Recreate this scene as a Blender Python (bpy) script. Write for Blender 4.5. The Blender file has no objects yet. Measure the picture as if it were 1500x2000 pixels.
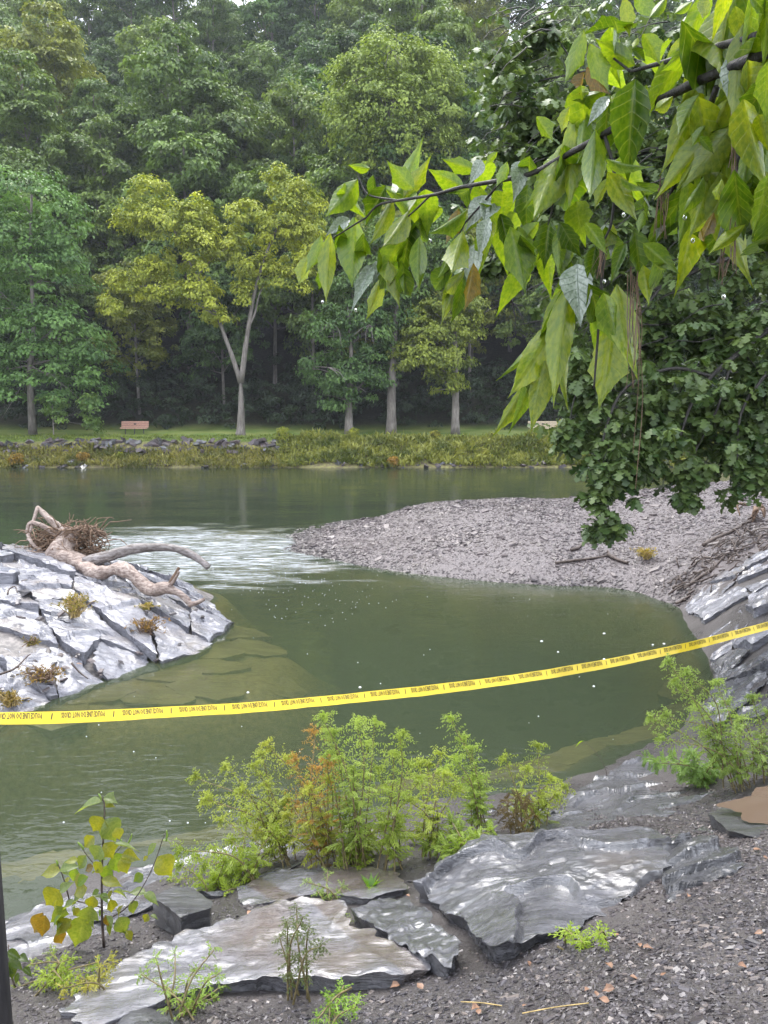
import bpy, math
import numpy as np
from mathutils import Vector, Matrix

# ------------------------------------------------------------------ camera, sky, sun, exposure
scene = bpy.context.scene
COL = scene.collection
CAM_Z = 3.3
PITCH = math.atan(200 / 1500)
cam_data = bpy.data.cameras.new('camera')
cam_data.sensor_fit = 'HORIZONTAL'
cam_data.sensor_width = 36
cam_data.lens = 36
cam_data.clip_end = 2000
cam_data.clip_start = 0.05
camera = bpy.data.objects.new('camera', cam_data)
camera.location = (0, 0, CAM_Z)
camera.rotation_euler = (math.pi / 2 - PITCH, 0, 0)
COL.objects.link(camera)
scene.camera = camera

SUN_EL, SUN_AZ = math.radians(62), math.radians(-25)      # azimuth measured from +Y (away from the viewer) towards +X
world = bpy.data.worlds.new('World')
scene.world = world
world.use_nodes = True
wn, wl = world.node_tree.nodes, world.node_tree.links
wn.clear()
w_out = wn.new('ShaderNodeOutputWorld')
w_bg = wn.new('ShaderNodeBackground')
w_sky = wn.new('ShaderNodeTexSky')
w_sky.sky_type = 'NISHITA'
w_sky.sun_disc = False
w_sky.sun_elevation = SUN_EL
w_sky.sun_rotation = SUN_AZ
w_sky.dust_density = 4.0
w_sky.air_density = 1.0
w_mix = wn.new('ShaderNodeMix'); w_mix.data_type = 'RGBA'
w_mix.inputs[0].default_value = 0.85                       # an overcast sky: mostly even white cloud
w_mix.inputs[7].default_value = (7.6, 8.0, 8.9, 1)
wl.new(w_sky.outputs[0], w_mix.inputs[6])
wl.new(w_mix.outputs[2], w_bg.inputs[0])
w_bg.inputs[1].default_value = 0.12
wl.new(w_bg.outputs[0], w_out.inputs[0])

sun_data = bpy.data.lights.new('sun', 'SUN')
sun_data.energy = 1.4
sun_data.angle = math.radians(40)
sun_data.color = (1.0, 0.96, 0.9)
sun = bpy.data.objects.new('sun', sun_data)
sd = Vector((math.sin(SUN_AZ) * math.cos(SUN_EL), math.cos(SUN_AZ) * math.cos(SUN_EL), math.sin(SUN_EL)))
sun.rotation_euler = sd.to_track_quat('Z', 'Y').to_euler()
sun.location = (0, 0, 40)
COL.objects.link(sun)

scene.view_settings.view_transform = 'Standard'
scene.view_settings.look = 'None'
scene.view_settings.gamma = 1
scene.view_settings.use_curve_mapping = False
scene.view_settings.exposure = 1.7
cy = scene.cycles
cy.max_bounces = 7
cy.diffuse_bounces = 3
cy.glossy_bounces = 3
cy.transmission_bounces = 4
cy.transparent_max_bounces = 8
cy.volume_bounces = 0
cy.use_denoising = True
cy.caustics_reflective = False
cy.caustics_refractive = False
cy.sample_clamp_indirect = 6.0
cy.use_adaptive_sampling = True
cy.adaptive_threshold = 0.02

# ------------------------------------------------------------------ helpers
rng = np.random.default_rng(11)
PI = math.pi
CP, SP = math.cos(PITCH), math.sin(PITCH)


def ray(u, v):
    a, b = (u - 750) / 1500, (1000 - v) / 1500
    return np.array([a, CP + b * SP, -SP + b * CP])


def PY(u, v, y):
    d = ray(u, v)
    return np.array([0, 0, CAM_Z]) + d * (y / d[1])


def PZ(u, v, z):
    d = ray(u, v)
    return np.array([0, 0, CAM_Z]) + d * ((z - CAM_Z) / d[2])


def _h(ix, iy, iz, seed):
    n = (ix.astype(np.int64) * 374761393 + iy.astype(np.int64) * 668265263 + iz.astype(np.int64) * 2147483647 + seed * 974711)
    n = (n ^ (n >> 13)) * 1274126177
    n = n & 0x7fffffff
    n = n ^ (n >> 16)
    return (n & 0xffff) / 65535.0


def noise(p, scale=1.0, seed=0):
    p = np.asarray(p, float) * scale
    if p.shape[-1] == 2:
        p = np.concatenate([p, np.zeros(p.shape[:-1] + (1,))], -1)
    i = np.floor(p).astype(np.int64)
    f = p - i
    f = f * f * (3 - 2 * f)
    r = 0
    for dx in (0, 1):
        for dy in (0, 1):
            for dz in (0, 1):
                w = (f[..., 0] if dx else 1 - f[..., 0]) * (f[..., 1] if dy else 1 - f[..., 1]) * (f[..., 2] if dz else 1 - f[..., 2])
                r = r + w * _h(i[..., 0] + dx, i[..., 1] + dy, i[..., 2] + dz, seed)
    return r * 2 - 1


def fbm(p, scale=1.0, octaves=4, seed=0, gain=0.5):
    r, a = 0, 1.0
    for o in range(octaves):
        r = r + a * noise(p, scale * 2 ** o, seed + o * 17)
        a *= gain
    return r


class TPS:
    def __init__(self, pts, smooth=1e-4):
        pts = np.array(pts, float)
        self.xy = pts[:, :2]
        n = len(pts)
        K = self._k(self.xy, self.xy) + np.eye(n) * smooth
        Pm = np.concatenate([np.ones((n, 1)), self.xy], 1)
        A = np.zeros((n + 3, n + 3)); A[:n, :n] = K; A[:n, n:] = Pm; A[n:, :n] = Pm.T
        self.w = np.linalg.solve(A, np.concatenate([pts[:, 2], np.zeros(3)]))

    def _k(self, a, b):
        d2 = ((a[:, None, :] - b[None]) ** 2).sum(-1)
        return 0.5 * d2 * np.log(d2 + 1e-12)

    def __call__(self, q):
        q = np.atleast_2d(np.asarray(q, float))[:, :2]
        out = np.empty(len(q))
        for s in range(0, len(q), 20000):
            e = q[s:s + 20000]
            out[s:s + 20000] = self._k(e, self.xy) @ self.w[:-3] + self.w[-3] + e @ self.w[-2:]
        return out


def make_mesh(name, V, F, mat=None, smooth=True, attr=None, sharp=None):
    """F: array (n,k) or list of such arrays; attr: dict of per-vertex floats."""
    V = np.asarray(V, np.float32)
    Fs = F if isinstance(F, list) else [F]
    Fs = [np.asarray(f, np.int32) for f in Fs if len(f)]
    me = bpy.data.meshes.new(name)
    nl = sum(f.size for f in Fs); npoly = sum(len(f) for f in Fs)
    me.vertices.add(len(V)); me.vertices.foreach_set('co', V.ravel())
    me.loops.add(nl); me.polygons.add(npoly)
    me.loops.foreach_set('vertex_index', np.concatenate([f.ravel() for f in Fs]))
    tot = np.concatenate([np.full(len(f), f.shape[1], np.int32) for f in Fs])
    me.polygons.foreach_set('loop_start', np.concatenate([[0], np.cumsum(tot)[:-1]]).astype(np.int32))
    me.polygons.foreach_set('use_smooth', np.full(npoly, bool(smooth)))
    me.update(calc_edges=True)
    for k, a in (attr or {}).items():
        at = me.attributes.new(k, 'FLOAT', 'POINT')
        at.data.foreach_set('value', np.asarray(a, np.float32))
    if smooth and sharp:
        me.set_sharp_from_angle(angle=math.radians(sharp))
    if mat:
        me.materials.append(mat)
    return me


def link(name, me, parent=None, loc=None):
    o = bpy.data.objects.new(name, me)
    COL.objects.link(o)
    if parent:
        o.parent = parent
    if loc is not None:
        o.location = loc
    return o


def obj(name, V, F, mat, parent=None, smooth=True, attr=None, sharp=None, origin=None):
    V = np.asarray(V, float)
    if origin is not None:
        V = V - np.asarray(origin)
    return link(name, make_mesh(name, V, F, mat, smooth, attr, sharp), parent, origin)


def tag(o, label=None, cat=None, group=None, kind=None):
    if label: o['label'] = label
    if cat: o['category'] = cat
    if group: o['group'] = group
    if kind: o['kind'] = kind
    return o


def thing(name, label, cat, loc=(0, 0, 0), group=None):
    o = bpy.data.objects.new(name, None)
    o.empty_display_size = 0.1
    o.location = loc
    COL.objects.link(o)
    return tag(o, label, cat, group)


class MB:
    """collects pieces into one mesh"""
    def __init__(self):
        self.V, self.F, self.A, self.n = [], [], [], 0

    def add(self, V, F, a=None):
        V = np.asarray(V, float)
        Fs = F if isinstance(F, list) else [F]
        for f in Fs:
            self.F.append(np.asarray(f, np.int64) + self.n)
        self.V.append(V); self.n += len(V)
        self.A.append(np.full(len(V), 0.5 if a is None else a) if np.ndim(a) == 0 else np.asarray(a))
        return self

    def build(self, name, mat, parent=None, smooth=True, sharp=None, origin=None):
        by = {}
        for f in self.F:
            by.setdefault(f.shape[1], []).append(f)
        return obj(name, np.concatenate(self.V), [np.concatenate(x) for x in by.values()], mat, parent, smooth,
                   {'rnd': np.concatenate(self.A)}, sharp, origin)


def resample(path, n):
    path = np.asarray(path, float)
    # Catmull-Rom through the points
    P = np.vstack([2 * path[0] - path[1], path, 2 * path[-1] - path[-2]])
    m = len(path) - 1
    t = np.linspace(0, m, n)
    i = np.minimum(t.astype(int), m - 1)
    f = (t - i)[:, None]
    p0, p1, p2, p3 = P[i], P[i + 1], P[i + 2], P[i + 3]
    return 0.5 * (2 * p1 + (p2 - p0) * f + (2 * p0 - 5 * p1 + 4 * p2 - p3) * f ** 2 + (3 * p1 - p0 - 3 * p2 + p3) * f ** 3)


def tube(path, rad, sides=8, lump=0.0, seed=0, cap=True):
    path = np.asarray(path, float); n = len(path)
    rad = np.broadcast_to(np.asarray(rad, float), (n,)) if np.ndim(rad) == 0 else np.interp(np.linspace(0, 1, n), np.linspace(0, 1, len(rad)), rad)
    T = np.gradient(path, axis=0); T /= np.linalg.norm(T, axis=1, keepdims=True) + 1e-12
    ref = np.array([0, 0, 1.0]) if abs(T[0, 2]) < 0.8 else np.array([1.0, 0, 0])
    V = np.empty((n, sides, 3)); a = np.linspace(0, 2 * PI, sides, endpoint=False)
    N = np.cross(T[0], ref); N /= np.linalg.norm(N)
    for k in range(n):
        N = N - T[k] * N.dot(T[k]); N /= np.linalg.norm(N) + 1e-12
        B = np.cross(T[k], N)
        V[k] = path[k] + rad[k] * (np.cos(a)[:, None] * N + np.sin(a)[:, None] * B)
    if lump:
        c = path[:, None, :]
        s = 1 + lump * fbm(V.reshape(-1, 3), 0.5 / max(rad.mean(), 1e-3), 3, seed).reshape(n, sides, 1)
        V = c + (V - c) * s
    k, j = np.meshgrid(np.arange(n - 1), np.arange(sides), indexing='ij')
    F = np.stack([k * sides + j, k * sides + (j + 1) % sides, (k + 1) * sides + (j + 1) % sides, (k + 1) * sides + j], -1).reshape(-1, 4)
    V = V.reshape(-1, 3)
    if cap:
        V = np.vstack([V, path[:1], path[-1:]])
        b = len(V) - 2; jj = np.arange(sides)
        t0 = np.stack([np.full(sides, b), (jj + 1) % sides, jj], -1)
        t1 = np.stack([np.full(sides, b + 1), (n - 1) * sides + jj, (n - 1) * sides + (jj + 1) % sides], -1)
        return V, [F, np.vstack([t0, t1])]
    return V, [F]


def grid(xs, ys, zf):
    X, Y = np.meshgrid(xs, ys)
    q = np.stack([X.ravel(), Y.ravel()], -1)
    z = zf(q)
    nx, ny = len(xs), len(ys)
    j, i = np.meshgrid(np.arange(ny - 1), np.arange(nx - 1), indexing='ij')
    F = np.stack([j * nx + i, j * nx + i + 1, (j + 1) * nx + i + 1, (j + 1) * nx + i], -1).reshape(-1, 4)
    return np.column_stack([q, z]), F


def unit(v):
    return v / (np.linalg.norm(v, axis=-1, keepdims=True) + 1e-12)


def box(c, s, rz=0.0):
    c = np.asarray(c, float); s = np.asarray(s, float) / 2
    V = np.array([[x, y, z] for z in (-1, 1) for y in (-1, 1) for x in (-1, 1)], float) * s
    if rz:
        V = np.column_stack([V[:, 0] * math.cos(rz) - V[:, 1] * math.sin(rz), V[:, 0] * math.sin(rz) + V[:, 1] * math.cos(rz), V[:, 2]])
    F = np.array([[0, 2, 3, 1], [4, 5, 7, 6], [0, 1, 5, 4], [2, 6, 7, 3], [0, 4, 6, 2], [1, 3, 7, 5]])
    return V + c, F


# ------------------------------------------------------------------ materials
class NT:
    def __init__(self, name):
        self.m = bpy.data.materials.new(name)
        self.m.use_nodes = True
        self.t = self.m.node_tree
        self.t.nodes.clear()
        self.out = self.n('OutputMaterial')

    def n(self, kind, **kw):
        nd = self.t.nodes.new('ShaderNode' + kind)
        for k, v in kw.items():
            setattr(nd, k, v)
        return nd

    def l(self, a, b):
        self.t.links.new(a, b)

    def val(self, sock, v):
        if isinstance(v, bpy.types.NodeSocket):
            self.l(v, sock)
        else:
            sock.default_value = v

    def mix(self, f, a, b, mode='MIX'):
        nd = self.n('Mix', data_type='RGBA', blend_type=mode)
        self.val(nd.inputs[0], f)
        for s, c in ((nd.inputs[6], a), (nd.inputs[7], b)):
            self.val(s, c if isinstance(c, bpy.types.NodeSocket) or len(c) == 4 else (*c, 1))
        return nd.outputs[2]

    def math(self, op, a, b=0.0, clamp=False):
        nd = self.n('Math', operation=op, use_clamp=clamp)
        self.val(nd.inputs[0], a); self.val(nd.inputs[1], b)
        return nd.outputs[0]

    def ramp(self, f, lo, hi, a=0.0, b=1.0):
        nd = self.n('MapRange', interpolation_type='SMOOTHSTEP')
        self.val(nd.inputs[0], f)
        nd.inputs[1].default_value = lo; nd.inputs[2].default_value = hi
        nd.inputs[3].default_value = a; nd.inputs[4].default_value = b
        return nd.outputs[0]

    def coord(self, kind='Object', scale=(1, 1, 1), rot=(0, 0, 0)):
        c = self.n('TexCoord'); m = self.n('Mapping')
        self.l(c.outputs[kind], m.inputs[0])
        m.inputs['Scale'].default_value = scale; m.inputs['Rotation'].default_value = rot
        return m.outputs[0]

    def pos(self, scale=(1, 1, 1), rot=(0, 0, 0)):
        g = self.n('NewGeometry'); m = self.n('Mapping')
        self.l(g.outputs['Position'], m.inputs[0])
        m.inputs['Scale'].default_value = scale; m.inputs['Rotation'].default_value = rot
        return m.outputs[0]

    def noise(self, vec, scale, detail=5, rough=0.55, dist=0.0):
        nd = self.n('TexNoise')
        self.l(vec, nd.inputs['Vector'])
        nd.inputs['Scale'].default_value = scale; nd.inputs['Detail'].default_value = detail
        nd.inputs['Roughness'].default_value = rough; nd.inputs['Distortion'].default_value = dist
        return nd.outputs[0]

    def bump(self, h, strength=0.3, dist=0.02, normal=None):
        nd = self.n('Bump')
        self.val(nd.inputs['Strength'], strength); nd.inputs['Distance'].default_value = dist
        self.l(h, nd.inputs['Height'])
        if normal: self.l(normal, nd.inputs['Normal'])
        return nd.outputs[0]

    def principled(self, color, rough=0.6, spec=0.5, normal=None, **kw):
        nd = self.n('BsdfPrincipled')
        self.val(nd.inputs['Base Color'], color if isinstance(color, bpy.types.NodeSocket) else (*color, 1))
        self.val(nd.inputs['Roughness'], rough)
        self.val(nd.inputs['Specular IOR Level'], spec)
        if normal: self.l(normal, nd.inputs['Normal'])
        for k, v in kw.items():
            self.val(nd.inputs[k.replace('_', ' ')], v)
        return nd.outputs[0]

    def done(self, sh):
        self.l(sh, self.out.inputs[0])
        return self.m


def rock_mat(name, dark, light, silt, silt_amt=0.5, rough=(0.22, 0.5), streak=(1.5, 9, 9), rot=(0, 0, 0.5), spec=0.6, bands=(), wet=1.0):
    t = NT(name)
    p = t.pos(streak, rot); q = t.pos()
    n1 = t.noise(p, 1.6, 7, 0.65, 0.4)
    n2 = t.noise(q, 1.1, 4)
    n3 = t.noise(q, 35, 4, 0.6)
    c = t.mix(t.ramp(n1, 0.3, 0.7), dark, light)
    n4 = t.noise(t.pos(tuple(x * 1.7 for x in streak), (rot[0], rot[1], rot[2] + 0.25)), 3.2, 6, 0.7, 0.8)
    n5 = t.noise(q, 3.4, 5, 0.6)
    c = t.mix(t.ramp(n3, 0.35, 0.75, 0, 0.35), c, tuple(x * 1.25 for x in light))
    c = t.mix(t.ramp(n4, 0.56, 0.68, 0, 0.75), c, tuple(x * 0.55 for x in dark))
    c = t.mix(t.ramp(n5, 0.45, 0.75, 0, 0.55), c, dark)
    g = t.n('NewGeometry'); sx = t.n('SeparateXYZ'); t.l(g.outputs['Normal'], sx.inputs[0])
    up = t.ramp(sx.outputs[2], 0.75, 0.98)
    sm = t.math('MULTIPLY', t.ramp(n2, 0.62 - 0.25 * silt_amt, 0.8 - 0.25 * silt_amt), up)
    sm = t.math('MULTIPLY', sm, t.ramp(n3, 0.2, 0.5, 0.6, 1))
    c = t.mix(sm, c, silt)
    r = t.ramp(t.noise(q, 2.3, 4), 0.3, 0.7, rough[0], rough[1])
    for (ax, ay), (bx, by), wd in bands:         # runnels of washed-in mud
        L = math.hypot(bx - ax, by - ay); nx, ny = -(by - ay) / L, (bx - ax) / L
        sp = t.n('SeparateXYZ'); t.l(q, sp.inputs[0])
        dd = t.math('ADD', t.math('ADD', t.math('MULTIPLY', sp.outputs[0], nx), t.math('MULTIPLY', sp.outputs[1], ny)), -(ax * nx + ay * ny))
        dd = t.math('ADD', dd, t.math('MULTIPLY', t.math('SUBTRACT', n2, 0.5), 0.12))
        mk = t.ramp(t.math('ABSOLUTE', dd), wd * 0.55, wd, 0.9, 0.0)
        c = t.mix(mk, c, (0.085, 0.058, 0.046))
        r = t.math('MULTIPLY', r, t.math('SUBTRACT', 1.0, t.math('MULTIPLY', mk, 0.6)))
    b1 = t.bump(n4, 0.75, 0.03, t.bump(n1, 0.75, 0.05))
    b2 = t.bump(n3, 0.35, 0.008, b1)
    film = t.math('MULTIPLY', t.ramp(t.noise(t.pos((1.2, 2.6, 1), rot), 1.7, 5, 0.6), 0.36, 0.56), wet)     # rain film lying in patches
    pn = t.n('BsdfPrincipled')
    t.l(c, pn.inputs['Base Color']); t.l(r, pn.inputs['Roughness']); pn.inputs['Specular IOR Level'].default_value = spec
    pn.inputs['IOR'].default_value = 1.6; t.l(b2, pn.inputs['Normal'])
    t.l(film, pn.inputs['Coat Weight']); pn.inputs['Coat Roughness'].default_value = 0.12; pn.inputs['Coat IOR'].default_value = 1.75
    t.l(t.bump(n1, 0.3, 0.03), pn.inputs['Coat Normal'])
    return t.done(pn.outputs[0])


def leaf_mat(name, a, b, trans=0.35, rough=0.5, spec=0.35, objcol=True, tcol=None):
    t = NT(name)
    at = t.n('Attribute', attribute_name='rnd')
    c = t.mix(at.outputs['Fac'], a, b)
    if objcol:
        oi = t.n('ObjectInfo')
        c = t.mix(1.0, c, oi.outputs['Color'], 'MULTIPLY')
    pr = t.principled(c, rough, spec)
    tr = t.n('BsdfTranslucent')
    tc = t.mix(1.0, c, tcol or (1.25, 1.3, 0.6), 'MULTIPLY')
    t.l(tc, tr.inputs[0])
    ms = t.n('MixShader'); ms.inputs[0].default_value = trans
    t.l(pr, ms.inputs[1]); t.l(tr.outputs[0], ms.inputs[2])
    return t.done(ms.outputs[0])


def bark_mat(name, a, b, scale=(8, 8, 1.2), rough=0.85, dist=0.03):
    t = NT(name)
    p = t.pos(scale)
    n1 = t.noise(p, 1.5, 6, 0.65, 0.3)
    n2 = t.noise(t.pos(), 1.3, 3)
    c = t.mix(t.ramp(n1, 0.3, 0.7), a, b)
    c = t.mix(t.ramp(n2, 0.4, 0.7, 0, 0.5), c, tuple(x * 0.6 for x in a))
    return t.done(t.principled(c, rough, 0.3, t.bump(n1, 0.6, dist)))


def plain_mat(name, c, rough=0.6, spec=0.4, var=0.25, scale=12.0, dist=0.004):
    t = NT(name)
    n1 = t.noise(t.pos(), scale, 5)
    col = t.mix(t.ramp(n1, 0.3, 0.7), tuple(x * (1 - var) for x in c), tuple(min(1, x * (1 + var)) for x in c))
    return t.done(t.principled(col, rough, spec, t.bump(n1, 0.4, dist)))


M = {}
M['slate'] = rock_mat('wet_slate', (0.018, 0.018, 0.021), (0.12, 0.12, 0.138), (0.10, 0.082, 0.072), 0.2, (0.12, 0.36), spec=0.8)
M['slate_island'] = rock_mat('wet_pale_slate', (0.13, 0.13, 0.15), (0.29, 0.29, 0.33), (0.22, 0.19, 0.17), 0.5, (0.15, 0.4), (2, 12, 12), (0, 0, -0.7), wet=0.75)
M['slate_dark'] = rock_mat('wet_dark_slate', (0.018, 0.018, 0.02), (0.065, 0.065, 0.074), (0.2, 0.17, 0.16), 0.1, (0.25, 0.5))
M['slate_muddy'] = rock_mat('silted_slate', (0.06, 0.058, 0.065), (0.25, 0.245, 0.275), (0.115, 0.085, 0.07), 0.62, (0.05, 0.22), spec=1.0,
                            bands=((PZ(600, 1756, 0.6)[:2], PZ(840, 1893, 0.9)[:2], 0.075), (PZ(560, 1762, 0.55)[:2], PZ(200, 1905, 0.5)[:2], 0.085)))
M['ledge'] = rock_mat('drowned_slate', (0.26, 0.18, 0.07), (0.5, 0.37, 0.16), (0.52, 0.39, 0.17), 0.9, (0.6, 0.8))


def gravel_mat(name, a, b, c_, rough=0.45):
    t = NT(name)
    at = t.n('Attribute', attribute_name='rnd')
    n3 = t.noise(t.pos(), 60, 3)
    c = t.mix(t.ramp(at.outputs['Fac'], 0.0, 0.85), a, b)
    c = t.mix(t.ramp(at.outputs['Fac'], 0.86, 0.95), c, c_)
    c = t.mix(t.ramp(n3, 0.3, 0.7, 0, 0.3), c, a)
    n6 = t.noise(t.pos(), 0.9, 4)
    c = t.mix(t.ramp(n6, 0.4, 0.65, 0, 0.45), c, t.mix(0.5, a, (0.1, 0.075, 0.062)))
    sz_ = t.n('SeparateXYZ'); t.l(t.pos(), sz_.inputs[0])
    c = t.mix(t.ramp(sz_.outputs[2], 0.05, 0.16, 0.75, 0.0), c, a)          # soaked stones along the water
    return t.done(t.principled(c, rough, 0.55, t.bump(n3, 0.3, 0.004)))


M['gravel_near'] = gravel_mat('wet_shale_chips', (0.028, 0.025, 0.028), (0.10, 0.09, 0.096), (0.2, 0.17, 0.155), 0.32)
M['gravel_bar'] = gravel_mat('shale_shingle', (0.024, 0.018, 0.019), (0.095, 0.073, 0.076), (0.16, 0.135, 0.133), 0.45)


def ground_mat():
    t = NT('bank_mud')
    q = t.pos()
    n1 = t.noise(q, 1.2, 5); n2 = t.noise(q, 28, 6, 0.65); n3 = t.noise(q, 90, 3)
    c = t.mix(t.ramp(n1, 0.35, 0.65), (0.036, 0.031, 0.03), (0.07, 0.06, 0.056))
    c = t.mix(t.ramp(n2, 0.4, 0.7, 0, 0.6), c, (0.045, 0.04, 0.041))
    sx = t.n('SeparateXYZ'); t.l(q, sx.inputs[0])
    far = t.ramp(sx.outputs[1], 11.5, 13.5)
    c = t.mix(far, c, t.mix(t.ramp(n2, 0.35, 0.65), (0.075, 0.06, 0.062), (0.16, 0.135, 0.138)))
    low = t.ramp(sx.outputs[2], -0.02, -0.16)
    c = t.mix(low, c, t.mix(t.ramp(n1, 0.3, 0.7), (0.24, 0.165, 0.065), (0.42, 0.30, 0.13)))
    deep = t.ramp(sx.outputs[2], -0.5, -1.0)
    c = t.mix(deep, c, (0.09, 0.095, 0.045))
    c = t.mix(t.ramp(n3, 0.45, 0.7, 0, 0.6), c, tuple(x for x in (0.12, 0.11, 0.11)))
    b = t.bump(n2, 0.6, 0.04); b = t.bump(n3, 0.8, 0.014, b)
    return t.done(t.principled(c, t.ramp(n1, 0.3, 0.7, 0.2, 0.5), 0.6, b))


M['ground'] = ground_mat()


def grass_ground_mat():
    t = NT('lawn_and_bank')
    q = t.pos()
    n1 = t.noise(q, 0.5, 4); n2 = t.noise(q, 6, 5)
    sx = t.n('SeparateXYZ'); t.l(q, sx.inputs[0])
    lawn = t.mix(t.ramp(n1, 0.35, 0.65), (0.095, 0.15, 0.03), (0.17, 0.2, 0.055))
    bank = t.mix(t.ramp(n2, 0.35, 0.65), (0.11, 0.09, 0.055), (0.2, 0.19, 0.07))
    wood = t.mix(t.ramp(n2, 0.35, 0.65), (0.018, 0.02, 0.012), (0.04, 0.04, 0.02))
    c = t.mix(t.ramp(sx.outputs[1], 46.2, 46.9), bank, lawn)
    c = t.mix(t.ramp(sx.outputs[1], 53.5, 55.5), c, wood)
    return t.done(t.principled(c, 0.8, 0.2, t.bump(n2, 0.5, 0.1)))


M['far_ground'] = grass_ground_mat()


def water_mat(name='river_water', rip=1.0, murk=0.55, murk_col=(0.056, 0.073, 0.043), riffle=True, sc=1.0):
    t = NT(name)
    q = t.pos((1.0, 2.2, 1.0))
    q2 = t.pos()
    w1 = t.noise(q, 1.3, 3, 0.5, 0.4)
    w2 = t.noise(q, 5.5 * sc, 3, 0.55, 0.6)
    w3 = t.noise(t.pos((0.6, 1.6, 1)), 9.0, 5, 0.7, 1.2)
    sx = t.n('SeparateXYZ'); t.l(q2, sx.inputs[0])
    # calm patches and ruffled patches drift over the surface
    patch = t.ramp(t.noise(t.pos((0.35, 1.0, 1)), 0.55, 3), 0.35, 0.65, 0.25, 1.0)
    b = t.bump(w1, t.math('MULTIPLY', patch, 0.10 * rip), 0.12)
    b = t.bump(w2, t.math('MULTIPLY', patch, 0.12 * rip), 0.05, b)
    if riffle:
        # the riffle: shallow fast water breaking over the neck between the island and the bar
        dx = t.math('MULTIPLY', t.math('SUBTRACT', sx.outputs[0], -4.6), 1 / 4.2)
        dy = t.math('MULTIPLY', t.math('SUBTRACT', t.math('ADD', sx.outputs[1], t.math('MULTIPLY', sx.outputs[0], 0.2)), 16.9), 1 / 3.6)
        r2 = t.math('ADD', t.math('POWER', t.math('ABSOLUTE', dx), 2.0), t.math('POWER', t.math('ABSOLUTE', dy), 2.0))
        r2 = t.math('ADD', r2, t.math('MULTIPLY', t.math('SUBTRACT', t.noise(t.pos((0.5, 1.9, 1)), 1.1, 6, 0.65, 0.5), 0.5), 4.2))
        mask = t.ramp(r2, 1.3, -0.2)
        b = t.bump(w3, t.math('MULTIPLY', mask, 1.0), 0.22, b)
    fr = t.n('Fresnel'); fr.inputs[0].default_value = 1.33; t.l(b, fr.inputs['Normal'])
    gl = t.n('BsdfGlossy'); gl.inputs['Roughness'].default_value = 0.03; t.l(b, gl.inputs['Normal'])
    tr = t.n('BsdfTransparent'); tr.inputs[0].default_value = (0.9, 0.93, 0.82, 1)
    df = t.n('BsdfDiffuse'); df.inputs[0].default_value = (*murk_col, 1)
    m1 = t.n('MixShader'); m1.inputs[0].default_value = murk
    t.l(tr.outputs[0], m1.inputs[1]); t.l(df.outputs[0], m1.inputs[2])
    m2 = t.n('MixShader'); t.l(fr.outputs[0], m2.inputs[0])
    t.l(m1.outputs[0], m2.inputs[1]); t.l(gl.outputs[0], m2.inputs[2])
    res = m2.outputs[0]
    if riffle:
        fm = t.math('MULTIPLY', mask, t.ramp(t.noise(t.pos((0.45, 3.2, 1)), 4.5, 7, 0.75, 0.8), 0.42, 0.66))
        wf = t.n('BsdfDiffuse'); wf.inputs[0].default_value = (0.62, 0.65, 0.7, 1)
        m3 = t.n('MixShader'); t.l(t.math('MULTIPLY', fm, 0.85), m3.inputs[0]); t.l(res, m3.inputs[1]); t.l(wf.outputs[0], m3.inputs[2])
        res = m3.outputs[0]
    t.done(res)
    return t


wm = water_mat()
va = wm.n('VolumeAbsorption'); va.inputs[0].default_value = (0.62, 0.62, 0.38, 1); va.inputs[1].default_value = 1.4
wm.l(va.outputs[0], wm.out.inputs[1])
M['water'] = wm.m
M['puddle'] = water_mat('muddy_puddle', 0.8, 0.85, (0.12, 0.085, 0.06), False, 7.0).m

M['bark'] = bark_mat('grey_bark', (0.12, 0.105, 0.09), (0.26, 0.235, 0.21))
M['bark_dark'] = bark_mat('dark_wet_bark', (0.02, 0.018, 0.016), (0.06, 0.055, 0.05), (14, 14, 6), 0.5)
M['drift'] = bark_mat('bleached_driftwood', (0.15, 0.10, 0.08), (0.5, 0.41, 0.355), (9, 22, 22), 0.45, 0.035)
M['drift_grey'] = bark_mat('weathered_grey_wood', (0.1, 0.08, 0.07), (0.36, 0.33, 0.32), (7, 20, 20), 0.4, 0.03)
M['root'] = bark_mat('brown_roots', (0.10, 0.062, 0.04), (0.27, 0.18, 0.12), (14, 14, 14), 0.7, 0.01)
M['stick'] = bark_mat('wet_sticks', (0.05, 0.036, 0.03), (0.13, 0.10, 0.085), (14, 14, 14), 0.55, 0.01)
M['straw'] = plain_mat('dry_straw', (0.42, 0.31, 0.13), 0.7, 0.3, 0.35, 20)
M['post'] = bark_mat('dark_timber', (0.012, 0.011, 0.012), (0.03, 0.028, 0.028), (30, 30, 3), 0.7, 0.004)

M['leaf_wood'] = leaf_mat('woodland_leaves', (0.06, 0.095, 0.028), (0.21, 0.265, 0.075), 0.25)
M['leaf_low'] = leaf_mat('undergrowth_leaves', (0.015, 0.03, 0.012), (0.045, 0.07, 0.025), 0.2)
M['leaf_oak'] = leaf_mat('oak_leaves', (0.04, 0.08, 0.022), (0.15, 0.21, 0.06), 0.25, 0.42, 0.45)
M['leaf_herb'] = leaf_mat('herb_leaves', (0.17, 0.22, 0.04), (0.38, 0.43, 0.13), 0.4, 0.45, 0.4)
M['leaf_bank'] = leaf_mat('bank_weed_leaves', (0.08, 0.10, 0.022), (0.31, 0.30, 0.10), 0.3)


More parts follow.
